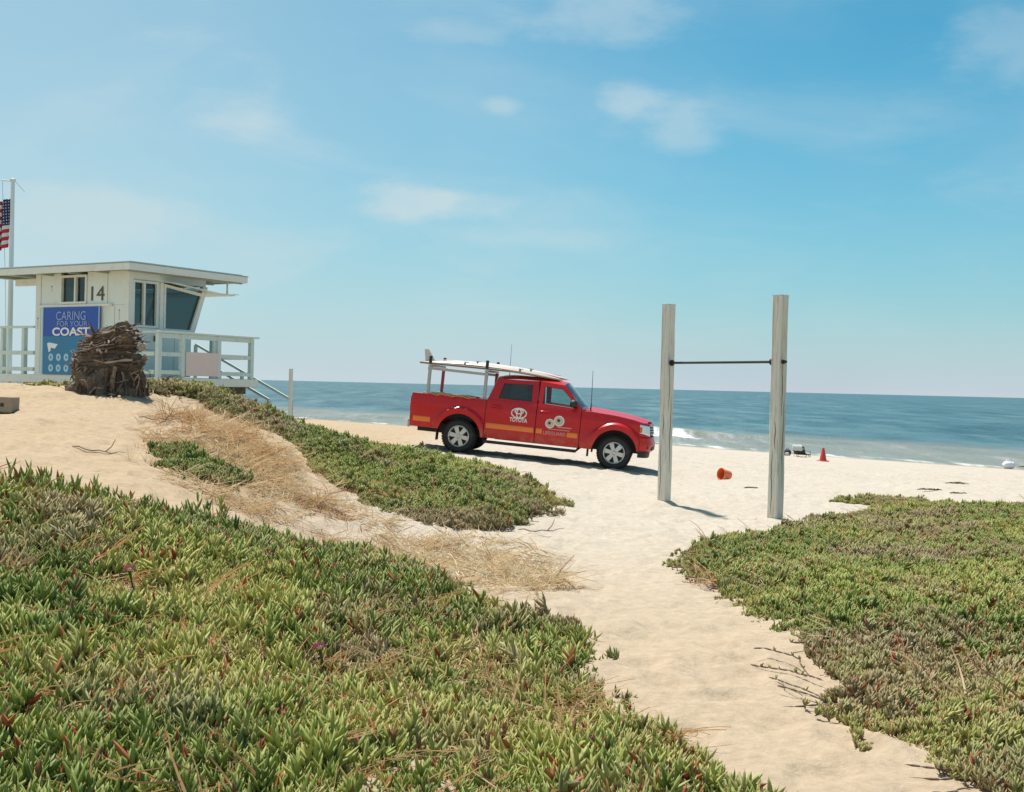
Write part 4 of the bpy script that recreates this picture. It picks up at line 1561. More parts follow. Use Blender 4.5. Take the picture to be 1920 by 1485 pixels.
bu = nose_patch('front_bumper', -1, 1, 0.47, 0.77, M_RED, 0.008, 40)
nose_patch('air_intake', -0.42, 0.42, 0.50, 0.60, M_BLK, 0.045, 20, parent=bu)
nose_patch('lower_valance', -0.95, 0.95, 0.34, 0.468, M_BLK, -0.03, 40)
for s in (-1, 1):
    nose_patch('headlight', s * 0.985, s * 0.54, 0.84, 1.015, M_LAMP, 0.004, 16, z0b=0.79, z1b=1.0)
    nose_patch('fog_lamp', s * 0.68, s * 0.60, 0.53, 0.61, M_BLK, 0.03, 6, parent=bu)
    nose_patch('turn_signal', s * 0.99, s * 0.90, 0.85, 0.96, M_YEL, 0.012, 4, nz=3)
    nose_patch('corner_fill', s * 1.0, s * 0.985, 0.772, 1.03, M_RED, 0.0, 3)
    nose_patch('lamp_sill', s * 1.0, s * 0.52, 0.772, 0.836, M_RED, 0.0, 14, z1b=0.786)
nose_patch('grille', -0.52, 0.52, 0.79, 1.0, M_BLK, -0.02, 24)
gs = nose_patch('grille_surround', -0.53, 0.53, 0.985, 1.035, M_CHR, 0.006, 24)
for zz in (0.83, 0.88, 0.93):
    nose_patch('grille_bar', -0.50, 0.50, zz, zz + 0.02, M_CHR, 0.0, 24, 2)
nose_patch('front_panel', -0.99, 0.99, 1.02, 1.05, M_RED, -0.004, 40, 3)
# cabin furniture
MB().box((2.30, -0.72, 0.95), (2.62, 0.72, 1.17)).build('dashboard', M_SEAT, tk, bevel=0.05)
for sy in (-0.36, 0.36):
    st_ = MB()
    st_.box((1.55, sy - 0.24, 0.72), (2.05, sy + 0.24, 0.90))
    st_.add([(1.45, sy - .22, 0.85), (1.60, sy - .22, 0.85), (1.45, sy - .19, 1.40), (1.36, sy - .19, 1.40), (1.45, sy + .22, 0.85), (1.60, sy + .22, 0.85), (1.45, sy + .19, 1.40), (1.36, sy + .19, 1.40)],
            [(0, 1, 2, 3), (7, 6, 5, 4), (0, 4, 5, 1), (1, 5, 6, 2), (2, 6, 7, 3), (3, 7, 4, 0)])
    st_.box((1.34, sy - 0.12, 1.42), (1.43, sy + 0.12, 1.58))
    st_.build('seat', M_SEAT, tk, bevel=0.03)
bs = MB()
bs.box((0.72, -0.64, 0.78), (1.15, 0.64, 0.95))
bs.box((0.66, -0.64, 0.95), (0.80, 0.64, 1.42))
bs.build('seat', M_SEAT, tk, bevel=0.03)
MB().tube([(2.22 + 0.07 * math.sin(t), 0.36 + 0.18 * math.cos(t), 1.17 + 0.17 * math.sin(t)) for t in np.linspace(0, 2 * math.pi, 25)], 0.016, 8, cap=False).build('steering_wheel', M_BLK, tk, 60)
MB().tube([(2.72, -0.80, 1.20), (2.72, -0.80, 1.36), (2.70, -0.80, 2.02)], [0.012, 0.005, 0.003], 6).build('aerial', M_BLK, tk)
MB().tube([(0.85, 0.2, 1.73), (0.85, 0.2, 1.80), (0.83, 0.2, 2.42)], [0.014, 0.006, 0.003], 6).build('aerial', M_BLK, tk)
# rack over the bed
M_RPOLE = pm('brown_pole', (0.20, 0.14, 0.10), 0.6)
M_RPR = pm('rack_post_red', (0.30, 0.05, 0.05), 0.4)
rk = MB().box((-0.80, -0.80, 1.762), (-0.72, 0.80, 1.81)).build('rack', M_CHR, tk, bevel=0.01)
for sx_ in (-0.76, 0.44):
    for sy in (-0.77, 0.77):
        MB().box((sx_ - 0.032, sy - 0.032, 1.196), (sx_ + 0.032, sy + 0.032, 1.80 if sx_ < 0 else 1.76)).build('rack_post', M_CHR if sy < 0 else M_RPR, rk, bevel=0.008)
        MB().box((sx_ - 0.09, sy - 0.06, 1.197), (sx_ + 0.09, sy + 0.06, 1.225)).build('rack_foot', M_CHR, rk, bevel=0.006)
MB().box((0.40, -0.82, 1.762), (0.48, 0.82, 1.81)).build('crossbar', M_CHR, rk, bevel=0.01)
for sy in (-0.80, 0.80):
    MB().bar((-0.80, sy, 1.735), (0.48, sy, 1.72), 0.05, 0.06).build('side_rail', M_CHR, rk, bevel=0.006)
    MB().bar((0.44, sy, 1.84), (0.44, sy, 2.01), 0.06, 0.06).build('upright', M_BLK, rk, bevel=0.006)
    MB().bar((-0.76, sy, 1.84), (-0.76, sy, 1.99), 0.06, 0.06).build('upright', M_BLK, rk, bevel=0.006)
for yy, x1_ in ((-0.04, 1.1), (0.04, 0.95), (-0.72, 0.75)):
    MB().tube([(-1.0, yy, 1.835), (0.0, yy, 1.84), (x1_, yy, 1.835)], 0.022, 8).build('pole', M_RPOLE, rk, 60)
# set the cab a touch further back on the frame: one smooth shift of everything between the axles
def cab_shift(x):
    return -float(np.interp(x, [0.46, 0.58, 2.3, 2.62, 2.80], [0.0, 0.055, 0.06, 0.115, 0.0]))


def shift_tree(o_):
    for c_o in o_.children:
        if c_o.name.startswith('wheel') or c_o.name.startswith('rack') or c_o == rk:
            continue
        if c_o.type == 'MESH':
            if c_o.matrix_basis == Matrix.Identity(4):
                for v_ in c_o.data.vertices:
                    v_.co.x += cab_shift(v_.co.x)
            else:
                c_o.location.x += cab_shift(c_o.location.x)
        shift_tree(c_o)


bpy.context.view_layer.update()
shift_tree(tk)


def on_truck(name, loc, label, cat, group=None, rot=(0, 0, 0)):
    e = empty(name)
    e.matrix_basis = Matrix.LocRotScale(tk.location, tk.rotation_euler, None) @ Matrix.Translation(loc) @ Euler(rot).to_matrix().to_4x4()
    return tag(e, label, cat, group)


# rescue boards, fin side up, rocker dropping to both ends
M_BOARD = pm('board_cream', (0.50, 0.42, 0.35), 0.35, var=0.05, wear=(0.5, 0.42, 0.34), wamt=0.3)
M_BOARD2 = pm('board_rail_red', (0.44, 0.14, 0.12), 0.4)
M_BLTW = pm('board_white', (0.60, 0.54, 0.48), 0.35, var=0.04)


def board(loc, label, L, W, mat, tilt, fin):
    e = on_truck('rescue_board', loc, label, 'surfboard', 'rescue boards on the truck rack', (0, tilt, 0))
    P = []
    for i in range(33):
        t = -1 + 2 * i / 32
        x = t * L / 2
        w = W * 0.5 * (max(0, 1 - abs(t) ** 2.6)) ** 0.6 + 0.004
        th = 0.042 * (max(0, 1 - abs(t) ** 4)) ** 0.5 + 0.004
        rock = -0.085 * t * t
        row = []
        for k in range(14):
            a = 2 * math.pi * k / 14
            row.append((x, w * math.copysign(abs(math.cos(a)) ** 0.7, math.cos(a)), rock + th * math.sin(a) + 0.05))
        P.append(row)
    b_o = MB().grid(P, wrap=True).build('hull', mat, e, 60)
    MB().tube([(-L * 0.46, 0.0, 0.03), (0, 0, 0.096), (L * 0.44, 0, 0.03)], 0.006, 6).build('stringer_line', M_BOARD2, e)
    if fin:
        MB().add([(-L * .47, -.008, -.0), (-L * .40, -.008, .03), (-L * .455, -.003, .26), (-L * .485, -.003, .25), (-L * .47, .008, -.0), (-L * .40, .008, .03), (-L * .455, .003, .26), (-L * .485, .003, .25)],
                 [(0, 1, 2, 3), (7, 6, 5, 4), (0, 4, 5, 1), (1, 5, 6, 2), (2, 6, 7, 3), (3, 7, 4, 0)]).build('fin', M_BLTW, e)
    for xs in (-0.55, 0.62):
        MB().box((xs - .02, -W * .5, 0.085), (xs + .02, W * .5, 0.095)).build('strap', M_BLK, e)
    return e


board((0.48, -0.40, 1.83), 'tan rescue board with raised tail fin strapped on the near side of the rack', 3.05, 0.58, M_BOARD, R(1.6), True)
board((0.62, 0.36, 1.865), 'pale cream rescue board strapped on the far side of the truck rack', 2.9, 0.56, M_BLTW, R(2.2), False)
# gear in the bed
M_CAN = pm('rescue_can_red', (0.55, 0.05, 0.05), 0.4, var=0.1)
for k, (x, y, rz, lb) in enumerate(((-0.15, -0.30, 5, 'red plastic rescue can lying in the truck bed nearest the camera'), (-0.05, 0.25, -8, 'red plastic rescue can lying in the truck bed behind the nearer one'))):
    e = on_truck('rescue_can', (x, y, 1.10), lb, 'rescue can', 'rescue cans in the truck bed', (0, 0, R(rz)))
    MB().lathe([(0.0, -0.36), (0.06, -0.34), (0.12, -0.22), (0.13, 0.0), (0.12, 0.22), (0.06, 0.34), (0.0, 0.36)], 18, 'X').build('float', M_CAN, e, 60)
    for sgn in (-1, 1):
        MB().tube([(-0.2, sgn * 0.11, 0.05), (-0.12, sgn * 0.17, 0.08), (0.12, sgn * 0.17, 0.08), (0.2, sgn * 0.11, 0.05)], 0.016, 8).build('handle', M_BOARD, e)
    MB().box((-0.30, -0.12, -0.34), (0.30, 0.12, -0.13)).build('cradle', M_BLK, e)
e = on_truck('cooler_box', (-0.72, 0.15, 0.742), 'white lidded cooler box standing in the truck bed by the tailgate', 'cooler')
MB().box((-0.2, -0.3, 0), (0.2, 0.3, 0.40)).build('tub', M_BLTW, e, bevel=0.02)
MB().box((-0.21, -0.31, 0.402), (0.21, 0.31, 0.46)).build('lid', M_BOARD2, e, bevel=0.02)
# rope lying along the near bed rail
M_ROPE = pm('tan_rope', (0.42, 0.24, 0.12), 0.9, var=0.3, scale=40)
e = on_truck('rope', (-0.2, -0.80, 1.20), 'tan rope tied in loops along the near rail of the truck bed', 'rope')
mb = MB()
for q in range(3):
    mb.tube([(-0.48 + 0.96 * t, -0.05 + 0.03 * math.sin(t * 26 + q * 2) - 0.02 * q, 0.012 + 0.022 * q * abs(math.sin(t * 9 + q)) - 0.03 * (q == 2)) for t in np.linspace(0, 1, 50)], 0.014, 6)
mb.build('strand', M_ROPE, e, 60)

# ------------------------------------------------------------------ ice plant, dry thatch (instanced ground cover)
def leaf_mesh(name, builder, n_var, mat):
    out = []
    col = bpy.data.collections.new(name + '_sources')
    for k in range(n_var):
        V, Fc, A = builder(random.Random(100 + k))
        me = bpy.data.meshes.new(name)
        me.from_pydata(V, [], Fc)
        a = me.attributes.new('leaf', 'FLOAT_VECTOR', 'POINT')
        a.data.foreach_set('vector', np.array(A, np.float32).ravel())
        me.polygons.foreach_set('use_smooth', [True] * len(me.polygons))
        me.materials.append(mat)
        o = bpy.data.objects.new('%s_%02d' % (name, k), me)
        col.objects.link(o)
    return col


def add_leaf(V, Fc, A, base, d, bend, L, w, rnd, sides=3, seg=4):
    """one fleshy finger: three-sided, swelling then tapering, bent upward"""
    d = d.normalized()
    s = d.cross(Vector((0, 0, 1)))
    if s.length < 0.05:
        s = Vector((1, 0, 0))
    s.normalize()
    n0 = len(V)
    p = base.copy()
    for i in range(seg + 1):
        t = i / seg
        rr = w * (0.75 + 0.9 * t * (1 - t) * 2) * (1 - t ** 3 * 0.92)
        u = s.cross(d)
        for k in range(sides):
            a = 2 * math.pi * k / sides - math.pi / 2
            q = p + s * math.cos(a) * rr + u * math.sin(a) * rr
            V.append(tuple(q))
            A.append((rnd, t, 0))
        d = (d + bend / seg).normalized()
        p = p + d * (L / seg)
    for i in range(seg):
        for k in range(sides):
            k2 = (k + 1) % sides
            Fc.append((n0 + i * sides + k, n0 + i * sides + k2, n0 + (i + 1) * sides + k2, n0 + (i + 1) * sides + k))
    Fc.append(tuple(n0 + seg * sides + k for k in range(sides)))


def clump(rd, upright=0.5, shoots=8, rad=0.13, hmin=0.02, hmax=0.10, L0=0.075):
    V, Fc, A = [], [], []
    for q in range(shoots):
        a, r = rd.uniform(0, 6.28), rad * math.sqrt(rd.random())
        base = Vector((r * math.cos(a), r * math.sin(a), -0.02))
        lean = Vector((rd.gauss(0, .55), rd.gauss(0, .55), 1)).normalized()
        hh = rd.uniform(hmin, hmax)
        srnd = rd.random()
        # stem
        add_leaf(V, Fc, A, base, lean, Vector((0, 0, 0)), hh + 0.02, 0.006, 0.97, 3, 2)
        np_ = rd.randint(4, 6)
        az = rd.uniform(0, 6.28)
        for j in range(np_):
            z = hh * (j + 0.6) / np_
            az += 1.57 + rd.gauss(0, .2)
            for sgn in (0, math.pi):
                up = upright + 1.3 * (j / np_) ** 1.6 + rd.gauss(0, .35)
                dd = Vector((math.cos(az + sgn), math.sin(az + sgn), up)) + lean * 0.3
                rv = min(0.9, max(0, srnd * 0.65 + rd.random() * 0.35))
                if rd.random() < 0.07:
                    rv = rd.choice((0.945, 0.945, 0.945, 0.95, 0.965, 1.0))
                add_leaf(V, Fc, A, base + lean * (z + 0.02), dd, Vector((0, 0, 0.55)), L0 * rd.uniform(.65, 1.15), 0.0078 * rd.uniform(.7, 1.15), rv)
    return V, Fc, A


def runner(rd):
    """a trailing woody stem with sparse leaf tufts"""
    V, Fc, A = [], [], []
    a = rd.uniform(-0.4, 0.4)
    p = Vector((-0.25, 0, 0.012))
    for k in range(9):
        a += rd.gauss(0, .28)
        d = Vector((math.cos(a), math.sin(a), rd.gauss(0, .06)))
        add_leaf(V, Fc, A, p, d, Vector((0, 0, 0)), 0.065, 0.0055, 0.985, 4, 2)
        p = p + d * 0.06
        p.z = max(0.008, p.z)
        if rd.random() < 0.35:
            for j in range(rd.randint(1, 4)):
                an = rd.uniform(0, 6.28)
                add_leaf(V, Fc, A, p.copy(), Vector((math.cos(an), math.sin(an), 1.0)), Vector((0, 0, .6)), rd.uniform(.02, .04), 0.005, rd.choice((0.3, 0.5, 0.95, 0.6)), 3, 3)
    return V, Fc, A


def straw(rd, n=34, spread=0.16, flat=True):
    V, Fc, A = [], [], []
    for k in range(n):
        a = rd.uniform(0, 6.28)
        r = spread * math.sqrt(rd.random())
        p = Vector((r * math.cos(a), r * math.sin(a), 0.0))
        b = rd.uniform(0, 6.28)
        d = Vector((math.cos(b), math.sin(b), rd.uniform(0.05, 0.5) if flat else rd.uniform(0.8, 3.0)))
        L = rd.uniform(.08, .24)
        w = rd.uniform(.0012, .0042)
        d.normalize()
        s = d.cross(Vector((0, 0, 1))).normalized()
        n0 = len(V)
        rv = rd.random()
        for i in range(4):
            t = i / 3
            q = p + Vector((0, 0, 0.004))
            V.append(tuple(q - s * w * (1 - .8 * t)))
            V.append(tuple(q + s * w * (1 - .8 * t) + Vector((0, 0, w))))
            A += [(rv, t, 0)] * 2
            d = (d + Vector((rd.gauss(0, .15), rd.gauss(0, .15), -0.22 if flat else -0.12))).normalized()
            p = p + d * L / 3
            p.z = max(p.z, 0.0)
        for i in range(3):
            Fc.append((n0 + 2 * i, n0 + 2 * i + 1, n0 + 2 * i + 3, n0 + 2 * i + 2))
    return V, Fc, A


def foliage_mat(name, stops, tip, dry):
    m, n, l, b = nmat(name)
    b.inputs['Roughness'].default_value = 0.5
    b.inputs['Specular IOR Level'].default_value = 0.35
    at1 = n.new('ShaderNodeAttribute')
    at1.attribute_name = 'leaf'
    s = n.new('ShaderNodeSeparateXYZ')
    l.new(at1.outputs['Vector'], s.inputs[0])
    at2 = n.new('ShaderNodeAttribute')
    at2.attribute_type = 'INSTANCER'
    at2.attribute_name = 'tint'
    at3 = n.new('ShaderNodeAttribute')
    at3.attribute_type = 'INSTANCER'
    at3.attribute_name = 'dryness'
    mixf = n.new('ShaderNodeMath')
    mixf.operation = 'MULTIPLY_ADD'
    l.new(at2.outputs['Fac'], mixf.inputs[0])
    mixf.inputs[1].default_value = 0.55
    sc_ = n.new('ShaderNodeMath')
    sc_.operation = 'MULTIPLY'
    l.new(s.outputs['X'], sc_.inputs[0])
    sc_.inputs[1].default_value = 0.45
    l.new(sc_.outputs[0], mixf.inputs[2])
    c = ramp(n, l, mixf.outputs[0], stops).outputs[0]
    if tip:
        c = mixc(n, l, mrange(n, l, s.outputs['Y'], 0.75, 1.0, 0.0, 0.45), c, tip)
    c = mixc(n, l, at3.outputs['Fac'], c, dry)
    # woody stems and dead leaves
    gt = n.new('ShaderNodeMath')
    gt.operation = 'GREATER_THAN'
    l.new(s.outputs['X'], gt.inputs[0])
    gt.inputs[1].default_value = 0.93
    gd = ramp(n, l, s.outputs['X'], [(0.94, (0.50, 0.20, 0.07)), (0.972, (0.22, 0.14, 0.09)), (0.988, (0.24, 0.17, 0.12)), (1.0, (0.40, 0.10, 0.06))]).outputs[0]
    c = mixc(n, l, gt.outputs[0], c, gd)
    l.new(c, b.inputs['Base Color'])
    # sunlight comes through the flesh of the leaves
    tl = n.new('ShaderNodeBsdfTranslucent')
    l.new(c, tl.inputs['Color'])
    ms = n.new('ShaderNodeMixShader')
    ms.inputs[0].default_value = 0.40
    l.new(b.outputs[0], ms.inputs[1])
    l.new(tl.outputs[0], ms.inputs[2])
    l.new(ms.outputs[0], n['Material Output'].inputs[0])
    return m


M_ICE = foliage_mat('ice_plant_leaf', [(0.0, (0.092, 0.150, 0.036)), (0.22, (0.240, 0.310, 0.074)), (0.45, (0.395, 0.450, 0.125)), (0.7, (0.53, 0.53, 0.16)), (1.0, (0.60, 0.54, 0.23))], (0.52, 0.46, 0.22), (0.47, 0.37, 0.23))
M_STRAW = foliage_mat('dry_straw', [(0.0, (0.42, 0.285, 0.145)), (0.35, (0.56, 0.42, 0.235)), (0.7, (0.66, 0.54, 0.345)), (1.0, (0.73, 0.64, 0.46))], None, (0.42, 0.24, 0.10))
SRC_ICE = leaf_mesh('ice_clump', lambda r: clump(r, 0.42, 9, 0.13, 0.02, 0.09, 0.066), 8, M_ICE)
SRC_TALL = leaf_mesh('ice_tall', lambda r: clump(r, 1.0, 6, 0.08, 0.10, 0.20, 0.085), 4, M_ICE)
SRC_LOW = leaf_mesh('ice_low', lambda r: clump(r, 0.7, 12, 0.16, 0.015, 0.06, 0.055), 5, M_ICE)
SRC_RUN = leaf_mesh('ice_runner', runner, 5, M_ICE)
SRC_STRAW = leaf_mesh('straw_tuft', lambda r: straw(r), 5, M_STRAW)
SRC_STALK = leaf_mesh('straw_stalk', lambda r: straw(r, 12, 0.06, False), 4, M_STRAW)


def inside(poly, x, y):
    poly = np.array(poly)
    c = np.zeros(len(x), bool)
    j = len(poly) - 1
    for i in range(len(poly)):
        xi, yi, xj, yj = poly[i, 0], poly[i, 1], poly[j, 0], poly[j, 1]
        t = ((yi > y) != (yj > y)) & (x < (xj - xi) * (y - yi) / (yj - yi + 1e-12) + xi)
        c ^= t
        j = i
    return c


def edge_dist(poly, x, y):
    poly = np.array(poly)
    d = np.full(len(x), 1e9)
    for i in range(len(poly)):
        a, b = poly[i - 1], poly[i]
        ab = b - a
        t = np.clip(((x - a[0]) * ab[0] + (y - a[1]) * ab[1]) / (ab @ ab + 1e-12), 0, 1)
        d = np.minimum(d, np.hypot(x - a[0] - t * ab[0], y - a[1] - t * ab[1]))
    return d


def scatter(name, pts, scl, tint, dry, col, nvar, label, cat, tiltamt=0.25, parent=None):
    """one object of points; each point carries a copy of a small plant"""
    n = len(pts)
    me = bpy.data.meshes.new(name)
    me.vertices.add(n)
    me.vertices.foreach_set('co', np.asarray(pts, np.float32).ravel())
    rot = np.stack([rng.normal(0, tiltamt, n), rng.normal(0, tiltamt, n), rng.uniform(0, 6.283, n)], 1)
    for nm, ty, dat in (('rot', 'FLOAT_VECTOR', rot), ('scl', 'FLOAT', scl), ('tint', 'FLOAT', tint), ('dryness', 'FLOAT', dry)):
        a = me.attributes.new(nm, ty, 'POINT')
        a.data.foreach_set('vector' if ty == 'FLOAT_VECTOR' else 'value', np.asarray(dat, np.float32).ravel())
    a = me.attributes.new('pick', 'INT', 'POINT')
    a.data.foreach_set('value', rng.integers(0, nvar, n).astype(np.int32))
    o = bpy.data.objects.new(name, me)
    COL.objects.link(o)
    ng = bpy.data.node_groups.new(name, 'GeometryNodeTree')
    ng.interface.new_socket('Geometry', in_out='INPUT', socket_type='NodeSocketGeometry')
    ng.interface.new_socket('Geometry', in_out='OUTPUT', socket_type='NodeSocketGeometry')
    N, L = ng.nodes, ng.links
    gi, go = N.new('NodeGroupInput'), N.new('NodeGroupOutput')
    ip = N.new('GeometryNodeInstanceOnPoints')
    ci = N.new('GeometryNodeCollectionInfo')
    ci.inputs['Collection'].default_value = col
    ci.inputs['Separate Children'].default_value = True
    ci.inputs['Reset Children'].default_value = True
    ip.inputs['Pick Instance'].default_value = True

    def na(nm, ty):
        q = N.new('GeometryNodeInputNamedAttribute')
        q.data_type = ty
        q.inputs['Name'].default_value = nm
        return [s_ for s_ in q.outputs if s_.name == 'Attribute' and s_.enabled][0]
    L.new(gi.outputs[0], ip.inputs['Points'])
    L.new(ci.outputs[0], ip.inputs['Instance'])
    L.new(na('pick', 'INT'), ip.inputs['Instance Index'])
    L.new(na('rot', 'FLOAT_VECTOR'), ip.inputs['Rotation'])
    L.new(na('scl', 'FLOAT'), ip.inputs['Scale'])
    L.new(ip.outputs[0], go.inputs[0])
    md = o.modifiers.new('scatter', 'NODES')
    md.node_group = ng
    tag(o, label, cat, kind='stuff')
    return o


def fill(poly, dens, soft=0.3, noise=0.5, seed=1, thin=0.0):
    """random points in a patch, thinned at its ragged edge and by patchy noise"""
    poly = [tuple(p) for p in poly]
    P = np.array(poly)
    lo, hi = P.min(0), P.max(0)
    n = int((hi[0] - lo[0]) * (hi[1] - lo[1]) * dens)
    g = np.random.default_rng(seed)
    x, y = g.uniform(lo[0], hi[0], n), g.uniform(lo[1], hi[1], n)
    jx = x + 0.5 * vnoise(x, y, 1.1, seed + 1) + 0.25 * vnoise(x, y, 3.3, seed + 2)
    jy = y + 0.5 * vnoise(x, y, 1.1, seed + 3) + 0.25 * vnoise(x, y, 3.3, seed + 4)
    k = inside(poly, jx, jy)
    x, y, jx, jy = x[k], y[k], jx[k], jy[k]
    e = edge_dist(poly, jx, jy)
    pr = np.clip(e / soft, 0.12, 1) * np.clip(1 - thin + noise * 2 * vnoise(x, y, 1.6, seed + 5), 0.05, 1)
    k = g.random(len(x)) < pr
    return x[k], y[k], e[k]


def D(px, d):
    return ((px - 960) / F * d, d)


def G(px, py):
    p = gp(px, py)
    return (p.x, p.y)


PA = [D(-700, 8.6), D(-300, 8.6), D(0, 8.55), D(130, 8.75), D(230, 8.95), D(330, 9.1), D(430, 9.3), D(520, 9.5), D(640, 9.8), D(740, 9.85), D(850, 9.3), G(915, 1140), G(1010, 1165), G(1090, 1195),
      G(1125, 1275), G(1250, 1320), G(1330, 1350), G(1330, 1420), G(1400, 1485), (1.0, 3.6), (0.9, 2.4), (-0.5, 1.6), (-3.5, 1.8)]
PB = [G(1265, 1072), G(1275, 1040), G(1340, 1018), G(1480, 990), D(1590, 15.6), D(1700, 16.3), D(1800, 16.8), D(1920, 16.8), D(2300, 16), D(2500, 9), D(2600, 4), G(1930, 1540), G(1850, 1490), G(1720, 1440),
      G(1610, 1370), G(1520, 1290), G(1440, 1205), G(1340, 1115)]
PC = [D(225, 17.3), D(330, 17.8), D(430, 18.0), D(530, 18.2), D(640, 18.0), D(760, 17.7), D(900, 17.3), D(1000, 16.9), D(1080, 16.0), D(1040, 14.2), D(1000, 13.0), D(900, 12.4), D(780, 12.4), D(680, 12.6),
      D(630, 13.6), D(565, 14.6), D(500, 15.3), D(440, 15.9), D(350, 16.3), D(265, 15.9)]
PD = [G(275, 838), G(330, 845), G(400, 875), G(440, 905), G(400, 912), G(320, 885), G(280, 862)]
PE = [D(50, 16.6), D(130, 16.9), D(200, 16.8), D(200, 16.2), D(130, 15.9), D(60, 16.0)]
PF = [D(1565, 17.4), D(1600, 17.9), D(1680, 18.0), D(1760, 17.7), D(1740, 17.2), D(1660, 17.45), D(1590, 17.0)]
PG = [G(480, 815), G(560, 830), G(560, 880), G(500, 860)]
STR = [G(270, 770), G(330, 765), G(400, 785), G(480, 800), G(560, 860), G(620, 930), G(700, 975), G(860, 1010), G(980, 1030), G(1060, 1080), G(1110, 1200), G(1000, 1190), G(850, 1085), G(640, 1065), G(520, 985), G(430, 950), G(330, 905), G(275, 850)]


def clouds(x, y, a, s1, seed, base):
    return np.clip(base + a * (vnoise(x, y, s1, seed) + 0.6 * vnoise(x, y, s1 * 3, seed + 1)) + rng.normal(0, .12, len(x)), 0, 1)


def zs(x, y):
    return H(x, y) + 0.0


x, y, e = fill(PA, 430, 0.25, 0.55, 31, 0.0)
scatter('ice_plant', np.stack([x, y, zs(x, y) + 0.16 * vnoise(x, y, 1.1, 40) + 0.10 * vnoise(x, y, 2.9, 41)], 1), np.clip(rng.lognormal(-0.05, 0.25, len(x)), 0.5, 1.5) * np.clip(0.6 + e, 0.6, 1), clouds(x, y, 1.4, 1.6, 50, 0.46),
        (clouds(x, y, 2.0, 1.5, 52, -0.34) + 0.4 * np.exp(-e / 0.15)).clip(0, 0.9), SRC_ICE, 8, 'thick green ice plant covering the bank in the near left foreground', 'ice plant')
k = fill(PA, 16, 0.2, 0.9, 37)
x, y = k[0], k[1]
pk = (y > 7.3) & (k[2] > 0.3)
x, y = x[pk], y[pk]
scatter('ice_plant', np.stack([x, y, zs(x, y)], 1), rng.uniform(0.7, 1.15, len(x)), clouds(x, y, 0.5, 0.9, 54, 0.1), x * 0, SRC_TALL, 4, 'tall upright dark green ice plant shoots rising from the near left bank', 'ice plant', 0.12)
x, y, e = fill(PB, 360, 0.35, 0.8, 61, 0.05)
scatter('ice_plant', np.stack([x, y, zs(x, y) + 0.05 * np.clip(e, 0, 1) + 0.12 * vnoise(x, y, 1.0, 62) + 0.07 * vnoise(x, y, 2.6, 63)], 1), rng.uniform(0.75, 1.2, len(x)) * np.clip(0.6 + e, 0.6, 1), clouds(x, y, 1.0, 1.2, 64, 0.42),
        (clouds(x, y, 2.0, 1.2, 66, -0.05) + 0.4 * np.exp(-e / 0.25)).clip(0, 0.85), SRC_LOW, 5, 'low olive green ice plant mat spreading right of the sandy path', 'ice plant')
x, y, e = fill(PC, 340, 0.35, 0.8, 71, 0.05)
scatter('ice_plant', np.stack([x, y, zs(x, y) + 0.06 * np.clip(e, 0, 1) + 0.14 * vnoise(x, y, 1.2, 72)], 1), rng.uniform(0.85, 1.4, len(x)) * np.clip(0.65 + e, 0.65, 1), clouds(x, y, 0.8, 0.9, 74, 0.32),
        (clouds(x, y, 2.0, 1.3, 76, -0.15) + 0.45 * np.exp(-e / 0.25)).clip(0, 0.85), SRC_LOW, 5, 'ice plant mat trailing down the dune ridge towards the truck', 'ice plant')
x, y, e = fill(PD, 300, 0.12, 0.4, 81)
scatter('ice_plant', np.stack([x, y, zs(x, y)], 1), rng.uniform(0.8, 1.3, len(x)), clouds(x, y, 0.6, 1.2, 82, 0.15), clouds(x, y, 0.8, 1.2, 84, 0.1), SRC_LOW, 5, 'small dark island of ice plant alone on the dune face', 'ice plant')
x, y, e = fill(PE, 120, 0.3, 0.8, 86)
scatter('ice_plant', np.stack([x, y, zs(x, y) - 0.02], 1), rng.uniform(0.6, 1.0, len(x)), clouds(x, y, 0.6, 1.2, 87, 0.5), clouds(x, y, 0.8, 1.2, 88, 0.35), SRC_LOW, 5, 'scraggly ice plant fringe beside the driftwood stump', 'ice plant')
x, y, e = fill(PF, 200, 0.12, 0.6, 91)
scatter('ice_plant', np.stack([x, y, zs(x, y)], 1), rng.uniform(0.6, 1.0, len(x)), clouds(x, y, 0.6, 1.2, 92, 0.4), clouds(x, y, 0.8, 1.2, 93, 0.3), SRC_LOW, 5, 'thin outlying strip of ice plant on bare sand behind the right-hand mat', 'ice plant')
# dead leaves and old stems under the mats
TX, TY, TZ = [], [], []
for poly, dens, sd in ((PA, 20, 141), (PB, 18, 143), (PC, 18, 145)):
    x, y, e = fill(poly, dens, 0.2, 0.2, sd)
    x, y = x[e > 0.3], y[e > 0.3]
    TX.append(x); TY.append(y)
x, y = np.concatenate(TX), np.concatenate(TY)
scatter('leaf_litter', np.stack([x, y, zs(x, y) + 0.02], 1), rng.uniform(0.8, 1.5, len(x)), clouds(x, y, 0.8, 0.9, 146, 0.3), clouds(x, y, 1.0, 1.0, 147, 0.75), SRC_STRAW, 5, 'brown dead stems and litter under the ice plant mats', 'leaf litter', 0.3)
# trailing stems round the margins
RX, RY = [], []
for poly, dens, sd, lim in ((PA, 7, 101, 0.30), (PB, 9, 103, 0.40), (PC, 12, 105, 0.35)):
    P = [tuple(p) for p in poly]
    x, y, e = fill(P, dens, 0.05, 0.3, sd)
    kk = e < lim
    RX.append(x[kk]); RY.append(y[kk])
x, y = np.concatenate(RX), np.concatenate(RY)
scatter('ice_plant_runners', np.stack([x, y, zs(x, y) + 0.02], 1), rng.uniform(0.5, 1.1, len(x)), rng.uniform(0.3, 0.9, len(x)), rng.uniform(0.0, 0.5, len(x)), SRC_RUN, 5, 'brown trailing ice plant runners along the edges of the mats', 'ice plant', 0.10)
